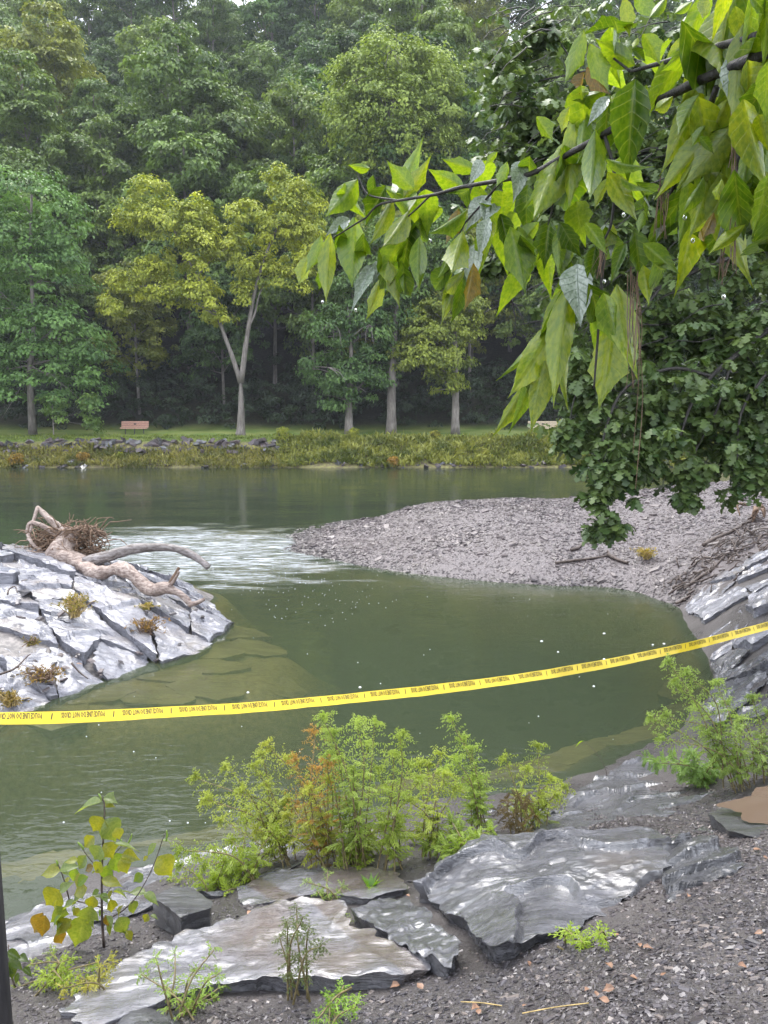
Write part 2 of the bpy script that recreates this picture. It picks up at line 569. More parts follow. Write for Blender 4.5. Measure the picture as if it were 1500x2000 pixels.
def big_leaf_mat(name, a, b, spot=0.0):
    t = NT(name)
    uv = t.n('Attribute', attribute_name='la'); vv = t.n('Attribute', attribute_name='lb')
    oi = t.n('ObjectInfo')
    n1 = t.noise(t.coord('Object', (14, 14, 14)), 1.0, 4)
    c = t.mix(t.ramp(n1, 0.3, 0.7), a, b)
    c = t.mix(1.0, c, oi.outputs['Color'], 'MULTIPLY')
    # paler midrib and side veins
    av = t.math('ABSOLUTE', vv.outputs['Fac'])
    s = t.math('FRACT', t.math('MULTIPLY', t.math('SUBTRACT', uv.outputs['Fac'], t.math('MULTIPLY', av, 0.16)), 8.0))
    vein = t.math('MAXIMUM', t.ramp(t.math('ABSOLUTE', t.math('SUBTRACT', s, 0.5)), 0.09, 0.02), t.ramp(av, 0.07, 0.02))
    c = t.mix(t.math('MULTIPLY', vein, 0.16), c, (0.30, 0.36, 0.12))
    edge = t.math('MULTIPLY', t.ramp(t.noise(t.coord('Object', (9, 9, 9)), 1.3, 5, 0.65), 0.68, 0.78), t.ramp(oi.outputs['Random'], 0.35, 0.75))
    c = t.mix(edge, c, (0.20, 0.075, 0.02))
    bp = t.bump(vein, 0.35, 0.002)
    pr = t.principled(c, 0.27, 0.6, bp)
    tr = t.n('BsdfTranslucent'); t.l(t.mix(1.0, c, (2.3, 2.0, 0.36), 'MULTIPLY'), tr.inputs[0])
    ms = t.n('MixShader'); ms.inputs[0].default_value = 0.5
    t.l(pr, ms.inputs[1]); t.l(tr.outputs[0], ms.inputs[2])
    return t.done(ms.outputs[0])


M['boxelder'] = big_leaf_mat('maple_leaflets', (0.085, 0.15, 0.018), (0.16, 0.22, 0.025))
def pale_leaf_mat():
    t = NT('pale_sheen_leaves')  # pale underside grey also stands in for sky sheen on wet leaf faces
    uv = t.n('Attribute', attribute_name='la'); vv = t.n('Attribute', attribute_name='lb')
    av = t.math('ABSOLUTE', vv.outputs['Fac'])
    s = t.math('FRACT', t.math('MULTIPLY', t.math('SUBTRACT', uv.outputs['Fac'], t.math('MULTIPLY', av, 0.16)), 8.0))
    vein = t.math('MAXIMUM', t.ramp(t.math('ABSOLUTE', t.math('SUBTRACT', s, 0.5)), 0.12, 0.02), t.ramp(av, 0.07, 0.02))
    n1 = t.noise(t.coord('Object', (14, 14, 14)), 1.0, 4)
    c = t.mix(t.ramp(n1, 0.3, 0.7), (0.13, 0.175, 0.12), (0.3, 0.345, 0.29))
    c = t.mix(t.math('MULTIPLY', vein, 0.45), c, (0.11, 0.15, 0.13))
    pr = t.principled(c, 0.22, 0.8, t.bump(vein, 0.5, 0.003))
    tr = t.n('BsdfTranslucent'); tr.inputs[0].default_value = (0.2, 0.26, 0.1, 1)
    ms = t.n('MixShader'); ms.inputs[0].default_value = 0.15
    t.l(pr, ms.inputs[1]); t.l(tr.outputs[0], ms.inputs[2])
    return t.done(ms.outputs[0])


M['boxelder_pale'] = pale_leaf_mat()
M['broad'] = big_leaf_mat('broad_weed_leaves', (0.13, 0.18, 0.03), (0.22, 0.25, 0.06))
M['dead_leaf'] = plain_mat('dead_leaf', (0.2, 0.11, 0.065), 0.5, 0.5, 0.4, 30)

# ------------------------------------------------------------------ terrain of the near side
near_pts = []


def npz(*rows):
    for u, v, z in rows:
        p = PZ(u, v, z); near_pts.append((p[0], p[1], z))


# the near bank: shoreline, drowned ledge, land
npz((-250, 1880, 0), (0, 1800, 0), (150, 1745, 0.02), (400, 1660, 0), (700, 1600, 0), (900, 1572, 0.02), (1060, 1548, 0), (1180, 1505, 0.02), (1260, 1470, 0),
    (1330, 1420, 0), (1400, 1350, 0), (1390, 1290, 0), (1330, 1190, 0))
npz((0, 1690, -0.28), (-250, 1740, -0.28), (230, 1650, -0.28), (700, 1540, -0.28), (950, 1510, -0.28), (1150, 1460, -0.26), (1290, 1405, -0.26), (1330, 1330, -0.28), (1290, 1240, -0.25))
for u, v, dx, dy in ((0, 1690, 0, 0.9), (-250, 1740, -0.2, 0.9), (230, 1650, 0, 0.9), (450, 1595, -0.1, 0.9), (700, 1540, -0.2, 0.9), (950, 1510, -0.3, 0.9), (1150, 1460, -0.5, 0.8), (1290, 1405, -0.8, 0.5), (1330, 1330, -0.9, 0.2), (1290, 1240, -1.0, -0.2)):
    p = PZ(u, v, -0.28); near_pts.append((p[0] + dx, p[1] + dy, -1.0))
near_pts += [(-1.5, 8.5, -1.2), (0.5, 9.5, -1.2), (1.5, 11.5, -1.1), (2.5, 9.5, -1.2), (-1.5, 12.5, -0.9), (0.5, 13.2, -0.7), (2.5, 12.6, -0.8), (-3.0, 16.0, -0.35), (-4.5, 18.0, -0.3), (-1.2, 15.5, -0.5), (-3, 13.5, -0.7), (-5, 8, -1.2), (-3, 7.2, -1.1)]
npz((0, 2000, 0.58), (400, 2000, 0.72), (750, 2000, 0.88), (1100, 2000, 1.16), (1500, 2000, 1.36), (-300, 2000, 0.45))
npz((0, 1880, 0.28), (200, 1880, 0.40), (560, 1880, 0.60), (850, 1880, 0.74), (1100, 1880, 1.03), (1500, 1860, 1.28), (1700, 1860, 1.35))
npz((300, 1780, 0.25), (560, 1740, 0.38), (780, 1740, 0.55), (1000, 1700, 0.68), (1300, 1700, 0.92), (1500, 1700, 1.12), (1750, 1700, 1.3))
npz((900, 1620, 0.28), (1100, 1620, 0.45), (1300, 1600, 0.62), (1500, 1580, 0.8), (1350, 1510, 0.36), (1500, 1500, 0.62), (1700, 1500, 0.9))
npz((1470, 1400, 0.35), (1560, 1400, 0.6), (1440, 1310, 0.28), (1520, 1270, 0.6), (1400, 1200, 0.28), (1500, 1160, 0.72), (1420, 1130, 0.5), (1650, 1250, 1.0), (1650, 1100, 1.2))
near_pts += [(0, 0, 1.6), (-2.5, 0, 1.2), (3, 0, 1.8), (0, -4, 1.8), (-5, -3, 1.2), (6, -3, 2.2), (8, 3, 2.2), (-6, 2.5, 0.2), (11, 8, 2.2), (12, 14, 2.2), (-9, 5.5, -0.9), (-9, 2.5, 0.3)]
# the gravel bar
npz((480, 1035, -0.14), (530, 1058, -0.08), (600, 1085, -0.01), (700, 1103, 0), (900, 1131, 0), (1100, 1143, 0), (1210, 1150, 0), (1290, 1172, 0))
npz((640, 1025, -0.03), (720, 1019, 0.17), (775, 1000, 0.52), (830, 984, 0.82), (1000, 976, 0.92), (1200, 966, 1.02), (1350, 955, 1.12), (1500, 948, 1.18))
npz((760, 1060, 0.28), (900, 1060, 0.48), (900, 1018, 0.78), (1100, 1070, 0.5), (1100, 1010, 0.86), (1300, 1090, 0.45), (1300, 1020, 0.9), (1400, 1060, 0.75), (1500, 1010, 1.12), (1480, 1060, 0.9))
for u, v, z in ((720, 1019, 0.2), (830, 984, 0.82), (1000, 976, 0.92), (1200, 966, 1.02), (1350, 955, 1.12), (1500, 948, 1.18), (1700, 940, 1.3)):
    p = PZ(u, v, z)
    near_pts += [(p[0] * 1.02, p[1] + 1.4, z * 0.45), (p[0] * 1.05, p[1] + 3.2, -0.45), (p[0] * 1.1, p[1] + 5.2, -1.1)]
near_pts += [(-5, 24, -0.8), (-8, 19, -0.5), (-9, 13, -0.9), (-9, 24, -1.1)]
_tps = TPS(near_pts, 0.02)


def HN(q):
    q = np.atleast_2d(q)
    z = _tps(q)
    z = z + 0.030 * fbm(q, 0.9, 3, 3) + 0.008 * fbm(q, 7.0, 3, 5)
    return np.clip(z, -1.25, 2.6)


def hz(x, y):
    return float(HN(np.array([[x, y]]))[0])


def on_ground(u, v, z0=0.5):
    """the point where the line of sight through a pixel meets the near ground"""
    d = ray(u, v)
    t0, t1 = 1.2, 32.0
    for n in (100, 40):
        ts = np.linspace(t0, t1, n)
        pts = np.array([0, 0, CAM_Z]) + d[None] * ts[:, None]
        k = max(1, int(np.argmax(pts[:, 2] < HN(pts[:, :2]))))
        t0, t1 = ts[k - 1], ts[k]
    return pts[k]


xs = np.arange(-9.5, 13.5, 0.075); ys = np.concatenate([np.arange(-4, 8, 0.06), np.arange(8, 28, 0.085)])
V, F = grid(xs, ys, HN)
ground = tag(obj('ground', V, F, M['ground']), 'muddy near bank and shingle bar sloping into the creek', kind='structure')

# the bed of the deep pool and the far channel
V, F = grid(np.linspace(-140, 140, 60), np.linspace(-20, 46, 40), lambda q: -1.3 + 0.05 * noise(q, 0.3))
t = NT('silty_bed'); M['bed'] = t.done(t.principled(t.mix(t.noise(t.pos(), 0.8, 5), (0.07, 0.075, 0.035), (0.14, 0.13, 0.06)), 0.9, 0.1))
tag(obj('river_bed', V, F, M['bed']), 'silty bed under the creek', kind='structure')

# the water: one closed body, its top the surface
X0, X1, Y0, Y1 = -140, 140, -19, 45.5
V, F = box(((X0 + X1) / 2, (Y0 + Y1) / 2, -0.7), (X1 - X0, Y1 - Y0, 1.4))
river = tag(obj('water', V, F, M['water'], smooth=False), 'murky green creek water', kind='structure')


# ------------------------------------------------------------------ rock slabs
def slab(name, outline, thick, mat, parent=None, seed=0, jag=0.03, amp=0.02, terr=0.0, terr_dir=(0.6, -0.8), terr_n=4.0, spacing=0.05,
         rings=10, undercut=0.03, grain=0.004, dome=0.0):
    o = np.asarray(outline, float)
    area = 0.5 * np.sum(o[:, 0] * np.roll(o[:, 1], -1) - np.roll(o[:, 0], -1) * o[:, 1])
    if area < 0:
        o = o[::-1]
    cpt = o.mean(0)
    pts = []
    for a, b in zip(o, np.roll(o, -1, 0)):
        n = max(2, int(np.linalg.norm((b - a)[:2]) / spacing))
        for k in range(n):
            pts.append(a + (b - a) * k / n)
    e = np.array(pts)
    d = unit((e - cpt) * [1, 1, 0])
    j = jag * (fbm(e[:, :2], 3.5, 4, seed) + 0.5 * noise(e[:, :2], 22, seed + 3))
    e = e + d * j[:, None]
    A = np.column_stack([e[:, :2] - cpt[:2], np.ones(len(e))])
    coef = np.linalg.lstsq(A, e[:, 2], rcond=None)[0]
    res = e[:, 2] - A @ coef
    n = len(e)
    layers = []
    td = np.array(terr_dir) / np.linalg.norm(terr_dir)

    def top(xy, r, tt):
        z = (xy - cpt[:2]) @ coef[:2] + coef[2] + r * tt ** 2 + dome * (1 - tt ** 2)
        z = z + amp * fbm(xy, 1.6, 4, seed + 9) + grain * fbm(xy * [1, 1], 18, 3, seed + 21)
        if terr:
            s = (xy @ td) * terr_n + 0.9 * fbm(xy, 1.3, 3, seed + 5)
            f = s - np.floor(s)
            saw = np.where(f < 0.93, f / 0.93, (1 - f) / 0.07)
            z = z + terr * (saw - 0.5) * (0.3 + 0.7 * np.clip(noise(xy, 0.8, seed + 31) + 0.6, 0, 1))
        return z
    fr = 1 - (1 - np.linspace(0, 1, rings + 1)[1:]) ** 1.15
    for tt in fr:
        xy = cpt[:2] + tt * (e[:, :2] - cpt[:2])
        z = top(xy, res, tt)
        if tt >= 0.999:
            z = z - 0.25 * grain
        layers.append(np.column_stack([xy, z]))
    rim = layers[-1]
    S = 6
    for k in range(1, S + 1):
        f = k / S
        zz = rim[:, 2] - thick * f
        off = -undercut * (0.4 + f) + 0.6 * undercut * noise(np.column_stack([rim[:, :2] * 2.0, zz * 28]), 1.0, seed + 40)
        layers.append(np.column_stack([rim[:, :2] + d[:, :2] * off[:, None], zz]))
    V = np.vstack([[np.array([cpt[0], cpt[1], top(cpt[None, :2], np.zeros(1), np.zeros(1))[0]])]] + layers)
    L = len(layers); jj = np.arange(n); jn = (jj + 1) % n
    tri = np.stack([np.zeros(n, int), 1 + jj, 1 + jn], -1)
    qs = []
    for k in range(L - 1):
        a0, a1 = 1 + k * n, 1 + (k + 1) * n
        qs.append(np.stack([a0 + jj, a1 + jj, a1 + jn, a0 + jn], -1))
    og = np.array([cpt[0], cpt[1], cpt[2] - thick])
    return obj(name, V, [tri, np.vstack(qs)], mat, parent, True, None, 32, origin=None if parent else og)


def pzl(*rows):
    return [PZ(u, v, z) for u, v, z in rows]


# foreground bedrock, each block traced at its own height over the bank
def slab_px(name, rows, thick, mat, label, cat='rock', sink=0.035, **kw):
    if mat == 'slate_dark': sink = 0.0
    rows = [(u, v, z - sink) for u, v, z in rows]
    return tag(slab(name, pzl(*rows), thick, M[mat], **kw), label, cat, kw.get('group'), 'thing')


slab_px('rock_slab', [(800, 1722, 0.75), (850, 1680, 0.80), (930, 1645, 0.84), (1040, 1618, 0.90), (1160, 1612, 0.94), (1270, 1616, 0.97), (1340, 1640, 0.98), (1320, 1690, 0.98),
                      (1290, 1752, 0.98), (1190, 1790, 0.99), (1120, 1812, 0.99), (1060, 1822, 1.0), (1000, 1856, 1.0), (968, 1856, 0.98), (930, 1826, 0.9), (870, 1770, 0.76)],
        0.20, 'slate', 'broad layered grey slab with dark undercut front edge beside the shale chips', seed=5, jag=0.055, amp=0.03, terr=0.085, terr_dir=(0.45, -0.9), terr_n=2.3,
        spacing=0.012, rings=64, undercut=0.05, grain=0.006, dome=0.03)
slab_px('rock_lump', [(1290, 1640, 0.97), (1360, 1632, 1.0), (1430, 1655, 1.03), (1465, 1690, 1.06), (1420, 1722, 1.08), (1370, 1740, 1.07), (1300, 1760, 1.05), (1285, 1700, 1.0)],
        0.22, 'slate_dark', 'dark rounded lump of layered rock at the end of the broad slab', seed=8, jag=0.03, amp=0.05, terr=0.05, terr_dir=(0.2, -1), terr_n=7,
        spacing=0.012, rings=26, undercut=0.04, grain=0.01, dome=0.05)
slab_px('rock_slab', [(588, 1752, 0.74), (650, 1772, 0.75), (740, 1822, 0.79), (838, 1888, 0.84), (790, 1916, 0.84), (700, 1920, 0.82), (600, 1914, 0.79), (500, 1912, 0.76), (330, 1948, 0.75), (180, 2010, 0.76),
                      (90, 1985, 0.70), (200, 1895, 0.64), (330, 1840, 0.65), (470, 1785, 0.69)],
        0.16, 'slate_muddy', 'wide smooth wet slab with pale sheen and brown silt, sloping to the water', seed=15, jag=0.055, amp=0.035, terr=0.03, terr_dir=(0.75, -0.66), terr_n=2.6,
        spacing=0.014, rings=40, undercut=0.04, grain=0.004)
slab_px('rock_ledge', [(1000, 1620, 0.36), (1050, 1588, 0.28), (1120, 1548, 0.22), (1200, 1506, 0.16), (1262, 1482, 0.14), (1330, 1505, 0.32), (1420, 1545, 0.52), (1400, 1600, 0.68), (1340, 1650, 0.75), (1180, 1665, 0.70), (1060, 1655, 0.52)],
        0.22, 'slate', 'pale grey bedrock ledge between the leafy clump and the muddy puddle', seed=22, jag=0.05, amp=0.045, terr=0.035, terr_dir=(0.6, -0.8), terr_n=3.0,
        spacing=0.02, rings=40, undercut=0.05, grain=0.006)
slab_px('rock_ledge', [(800, 1625, 0.2), (880, 1590, 0.16), (960, 1570, 0.13), (1060, 1556, 0.14), (1080, 1590, 0.3), (1010, 1640, 0.42), (900, 1680, 0.45), (820, 1670, 0.36)],
        0.22, 'slate', 'low grey ledge at the water behind the feathery green herbs', seed=26, jag=0.04, amp=0.05, terr=0.04, spacing=0.025, rings=20, grain=0.012)
slab_px('rock_block', [(296, 1750, 0.52), (342, 1730, 0.50), (376, 1734, 0.50), (416, 1762, 0.54), (412, 1772, 0.55), (352, 1790, 0.57)],
        0.17, 'slate_dark', 'black angular block with a flat paler top beside the yellowing weed', seed=31, jag=0.008, amp=0.01, spacing=0.012, rings=10, undercut=0.012, grain=0.002)
slab_px('rock_slab', [(-60, 1830, 0.16), (120, 1760, 0.12), (250, 1745, 0.16), (300, 1790, 0.28), (280, 1850, 0.36), (150, 1880, 0.36), (-60, 1920, 0.36)],
        0.15, 'slate_muddy', 'flat silted shelf at the water edge under the yellowing weed', seed=35, jag=0.03, amp=0.03, terr=0.02, spacing=0.02, rings=18)
slab_px('rock_slab', [(1388, 1590, 0.90), (1440, 1562, 0.88), (1600, 1510, 0.84), (1650, 1560, 0.92), (1600, 1625, 1.0), (1500, 1640, 1.0), (1420, 1625, 0.96)],
        0.16, 'slate_dark', 'reddish dark slab edge holding the muddy puddle', seed=39, jag=0.02, amp=0.008, spacing=0.015, rings=14, undercut=0.03, grain=0.003)
slab_px('rock_slab', [(560, 1700, 0.36), (660, 1690, 0.40), (770, 1700, 0.5), (800, 1740, 0.62), (730, 1760, 0.62), (620, 1745, 0.52), (480, 1770, 0.42), (470, 1735, 0.34)],
        0.15, 'slate_muddy', 'narrow wet gutter of rock below the feathery green herbs', seed=43, jag=0.03, amp=0.02, terr=0.015, spacing=0.02, rings=14)
slab_px('rock_slab', [(215, 1985, 0.68), (280, 1952, 0.7), (345, 1975, 0.75), (360, 2040, 0.82), (230, 2060, 0.78)], 0.12, 'slate_dark', 'dark pointed rock at the bottom below the wide smooth slab',
        seed=47, jag=0.015, amp=0.03, spacing=0.012, rings=14, dome=0.03, grain=0.008)

slab_px('rock_ledge', [(-80, 1840, 0.06), (60, 1782, 0.05), (200, 1728, 0.05), (380, 1672, 0.05), (560, 1640, 0.08), (640, 1660, 0.2), (560, 1716, 0.32), (430, 1752, 0.33), (320, 1770, 0.3), (180, 1800, 0.26), (60, 1850, 0.26)],
        0.14, 'slate', 'long low wet ledge along the waterline at the left of the herbs', seed=61, jag=0.05, amp=0.03, terr=0.03, spacing=0.025, rings=24, grain=0.006)
slab_px('rock_slab', [(690, 1768, 0.70), (740, 1745, 0.66), (800, 1752, 0.70), (850, 1790, 0.80), (905, 1842, 0.9), (880, 1885, 0.92), (800, 1850, 0.86), (745, 1812, 0.78)],
        0.12, 'slate', 'rough gritty wedge of grey rock between the wide smooth slab and the broad one', seed=67, jag=0.04, amp=0.03, terr=0.02, spacing=0.016, rings=22, grain=0.012, sink=0.02)
slab_px('rock_ledge', [(1180, 1660, 0.80), (1290, 1635, 0.84), (1380, 1600, 0.84), (1410, 1640, 0.94), (1330, 1668, 0.96)],
        0.12, 'slate', 'small flat ledge between the broad slab and the puddle', seed=71, jag=0.03, amp=0.02, terr=0.02, spacing=0.016, rings=16, grain=0.008, sink=0.03)

# muddy puddle on the slab by the right edge
pud = pzl((1398, 1588, 0.925), (1450, 1563, 0.91), (1600, 1518, 0.91), (1640, 1556, 0.925), (1600, 1612, 0.95), (1490, 1622, 0.97), (1425, 1612, 0.95))
pud = np.array(pud); pud[:, 2] = 0.965
pud_c = pud.mean(0)
fan = resample(np.vstack([pud, pud[:1]]), 60)
fan[:, :2] = pud_c[:2] + (fan[:, :2] - pud_c[:2]) * (0.86 + 0.2 * fbm(fan[:, :2], 6, 4)[:, None])
V = np.vstack([[pud_c], fan]); n = len(fan); k = np.arange(n - 1)
tag(obj('puddle', V, np.stack([np.zeros(n - 1, int), 2 + k, 1 + k], -1) if np.cross(fan[0] - pud_c, fan[3] - pud_c)[2] < 0 else np.stack([np.zeros(n - 1, int), 1 + k, 2 + k], -1), M['puddle'], origin=pud_c), 'brown rain-pocked puddle on the rock', kind='structure')

# ------------------------------------------------------------------ the rock island
isl_pts = []
for u, v, z in ((0, 1400, 0), (60, 1385, 0), (160, 1345, 0), (300, 1300, 0), (390, 1272, 0), (455, 1218, 0), (410, 1186, 0.03), (300, 1122, 0.34), (200, 1097, 0.66), (100, 1090, 0.84), (0, 1084, 0.9),
                (100, 1200, 0.6), (200, 1200, 0.5), (300, 1205, 0.36), (0, 1200, 0.66), (0, 1300, 0.32), (150, 1280, 0.27), (250, 1255, 0.22), (350, 1230, 0.16), (-200, 1250, 0.6), (-200, 1090, 1.0), (-200, 1440, 0.0),
                (-350, 1250, 0.5), (-350, 1100, 0.8)):
    p = PZ(u, v, z); isl_pts.append((p[0], p[1], z))
# drowned shelf on its near and right side
for u, v, z in ((490, 1235, -0.16), (585, 1300, -0.26), (560, 1390, -0.30), (300, 1440, -0.3), (0, 1470, -0.3), (-250, 1510, -0.3), (450, 1300, -0.18)):
    p = PZ(u, v, z); isl_pts.append((p[0], p[1], z))
for u, v, dx, dy in ((490, 1235, 0.7, 0.2), (585, 1300, 0.7, -0.1), (560, 1390, 0.6, -0.4), (300, 1440, 0, -0.8), (0, 1470, 0, -0.8), (-250, 1510, 0, -0.8), (430, 1180, 0.7, 0.5), (430, 1430, 0.3, -0.7)):
    p = PZ(u, v, -0.3); isl_pts += [(p[0] + dx, p[1] + dy, -1.1), (p[0] + 2.2 * dx, p[1] + 2.2 * dy, -1.2)]
for u, v, z in ((300, 1122, 0.34), (200, 1097, 0.66), (100, 1090, 0.84), (0, 1084, 0.9), (-200, 1090, 1.0), (410, 1186, 0.03)):
    p = PZ(u, v, z)
    isl_pts += [(p[0], p[1] + 0.8, min(z * 0.5, 0.3)), (p[0], p[1] + 1.5, -0.25), (p[0], p[1] + 3, -0.9)]
_itps = TPS(isl_pts, 0.02)


def HI(q):
    q = np.atleast_2d(q)
    return np.clip(_itps(q) + 0.02 * fbm(q, 2.0, 3, 77), -1.25, 1.6)


V, F = grid(np.arange(-10.5, -0.6, 0.06), np.arange(6.3, 17.5, 0.06), lambda q: HI(q) - np.interp(HI(q), [-0.1, 0.0], [0.0, 0.10]))
island = thing('rock_island', 'low island of pale cracked slate rising from the creek under the driftwood', 'rock outcrop', (-4.5, 10.5, 0))
wi = Matrix.Translation((4.5, -10.5, 0))
t = NT('crack_silt')
n1 = t.noise(t.pos(), 14, 6)
sx = t.n('SeparateXYZ'); t.l(t.pos(), sx.inputs[0])
c = t.mix(t.ramp(n1, 0.35, 0.65), (0.07, 0.065, 0.065), (0.2, 0.18, 0.17))
c = t.mix(t.ramp(sx.outputs[2], 0.0, -0.08), c, t.mix(t.ramp(n1, 0.3, 0.7), (0.28, 0.2, 0.07), (0.46, 0.34, 0.14)))
M['crack'] = t.done(t.principled(c, 0.5, 0.4, t.bump(n1, 0.5, 0.02)))
base = obj('base', V - np.array([-4.5, 10.5, 0]), F, M['crack'], island)


def clip_poly(poly, a, b):
    """keep the part of poly nearer to a than to b"""
    m = (a + b) / 2; nrm = b - a
    out = []
    for p, q in zip(poly, np.roll(poly, -1, 0)):
        dp, dq = (p - m) @ nrm, (q - m) @ nrm
        if dp <= 0: out.append(p)
        if (dp < 0 < dq) or (dq < 0 < dp):
            out.append(p + (q - p) * dp / (dp - dq))
    return np.array(out) if len(out) > 2 else None


def inside(p, poly):
    x, y = p; c = False
    for (x0, y0), (x1, y1) in zip(poly, np.roll(poly, -1, 0)):
        if (y0 > y) != (y1 > y) and x < (x1 - x0) * (y - y0) / (y1 - y0) + x0:
            c = not c
    return c


def cell_slabs(parent, bound, sites, stretch_ang, stretch, hfun, mat_pick, lift, tilt, thick, seed, org, shrink=0.965, zmin=-9, **kw):
    """fracture an area into plates: one slab per cell, tilted a little, standing proud of its neighbours by chance"""
    r = np.random.default_rng(seed)
    ca, sa = math.cos(stretch_ang), math.sin(stretch_ang)
    R = np.array([[ca, sa], [-sa, ca]]); Sg = np.diag([1 / stretch, 1.0])
    f = lambda q: (np.asarray(q) @ R.T) @ Sg
    g = lambda q: (np.asarray(q) @ np.linalg.inv(Sg)) @ R
    B = f(bound); Q = f(sites)
    for i, s in enumerate(Q):
        poly = B
        near = np.argsort(((Q - s) ** 2).sum(1))[1:16]
        for jx in near:
            poly = clip_poly(poly, s, Q[jx])
            if poly is None: break
        if poly is None or len(poly) < 3: continue
        w = g(poly)
        c = w.mean(0)
        if np.ptp(w[:, 0]) * np.ptp(w[:, 1]) < 0.02: continue
        w = c + (w - c) * shrink
        h = hfun(w)
        hc = hfun(c[None])[0]
        h = 0.45 * h + 0.55 * (hc + (w - c) @ np.linalg.lstsq(np.column_stack([w - c]), h - hc, rcond=None)[0])
        tv = np.array(tilt) * r.uniform(0.2, 1.3) + r.normal(0, 0.03, 2)
        z = h + (w - c) @ tv + r.uniform(*lift)
        if z.max() < zmin: continue
        o3 = np.column_stack([w - np.array(org)[:2], z - org[2]])
        slab('slab', o3, thick * r.uniform(0.8, 1.4), mat_pick(c, hc, r), parent, seed=int(r.integers(1e6)), **kw)


r0 = np.random.default_rng(21)
bnd = np.array([PZ(u, v, z)[:2] for u, v, z in ((-330, 1480, 0), (0, 1402, 0), (60, 1387, 0), (160, 1347, 0), (300, 1302, 0), (390, 1274, 0), (458, 1218, 0), (412, 1184, 0.03), (300, 1122, 0.34),
                                                  (200, 1095, 0.66), (100, 1088, 0.84), (0, 1083, 0.9), (-330, 1090, 1.0))])
sites = []
while len(sites) < 46:
    p = np.array([r0.uniform(-8.5, -1.8), r0.uniform(7.2, 14.0)])
    if inside(p, bnd) and all(np.linalg.norm((p - s) * [1, 1.1]) > 0.34 + 0.3 * r0.random() for s in sites):
        sites.append(p)
    elif r0.random() < 0.0008:
        break
cell_slabs(island, bnd, np.array(sites), -0.5, 2.7, HI, lambda c, h, r: M['slate_island'], (-0.05, 0.045), (0.03, -0.06), 0.14, 5, (-4.5, 10.5, 0),
           spacing=0.04, rings=12, jag=0.05, amp=0.022, terr=0.06, terr_dir=(0.55, -0.83), terr_n=2.4, undercut=0.02, grain=0.008)
# the drowned plates beside it
bnd2 = np.array([PZ(u, v, z)[:2] for u, v, z in ((-250, 1500, -0.2), (0, 1455, -0.2), (300, 1432, -0.2), (540, 1385, -0.2), (590, 1300, -0.2), (495, 1232, -0.15), (440, 1235, -0.1), (390, 1285, -0.1), (160, 1360, -0.1), (-250, 1440, -0.1))])
sites = []
for _ in range(4000):
    p = np.array([r0.uniform(-7, -0.8), r0.uniform(6.5, 11.5)])
    if inside(p, bnd2) and all(np.linalg.norm(p - s) > 0.62 for s in sites):
        sites.append(p)
sites = np.array(sites)
drowned = thing('drowned_ledge', 'flat yellow-brown rock plates under shallow water beside the island', 'rock ledge', (-3, 8.5, -0.5))
cx_ = sites.mean(0)
for i, s in enumerate(sites):
    a = r0.uniform(-0.6, 0.1); L, W = r0.uniform(0.45, 0.62), r0.uniform(0.28, 0.42)
    k = np.linspace(0, 2 * PI, 8)[:-1] + r0.uniform(-0.25, 0.25, 7)
    o = np.column_stack([np.cos(k) * L, np.sin(k) * W]) @ np.array([[math.cos(a), math.sin(a)], [-math.sin(a), math.cos(a)]]) + s
    z = HI(o) + 0.012 + r0.uniform(0, 0.025)
    z = np.minimum(0.5 * z + 0.5 * z.mean(), -0.07)
    if HI(o).min() < -0.42: continue
    slab('plate', np.column_stack([o - [-3, 8.5], z + 0.5]), 0.12, M['ledge'], drowned, seed=i + 300, spacing=0.06, rings=5, jag=0.03, amp=0.01, undercut=0.02, grain=0.003)

# drowned ledge along the near shore
ledge = thing('drowned_ledge', 'brown rock shelf under shallow water along the near shore', 'rock ledge', (0, 6, -0.5))
for i, (u, v, su, sv) in enumerate(((60, 1730, 150, 34), (250, 1690, 120, 30), (420, 1630, 120, 26), (620, 1580, 120, 24), (800, 1550, 100, 24), (940, 1535, 110, 22), (1060, 1510, 110, 26), (1160, 1478, 90, 24),
                                    (1240, 1448, 70, 20), (1010, 1490, 60, 12), (1130, 1452, 60, 12), (-120, 1770, 120, 40), (1310, 1390, 60, 30), (1340, 1320, 50, 30))):
    k = np.linspace(0, 2 * PI, 9)[:-1] + r0.uniform(-0.2, 0.2, 8)
    o = np.array([PZ(u + su * math.cos(a) * r0.uniform(0.8, 1.15), v + sv * math.sin(a) * r0.uniform(0.8, 1.15) - 0.22 * su * math.cos(a), -0.16)[:2] for a in k])
    z = np.minimum(HN(o) + 0.03, -0.06); z = 0.3 * z + 0.7 * z.mean() + r0.uniform(-0.02, 0.01)
    slab('plate', np.column_stack([o - [0, 6], z + 0.5]), 0.14, M['ledge'], ledge, seed=i + 500, spacing=0.05, rings=6, jag=0.03, amp=0.012, undercut=0.02, grain=0.004)

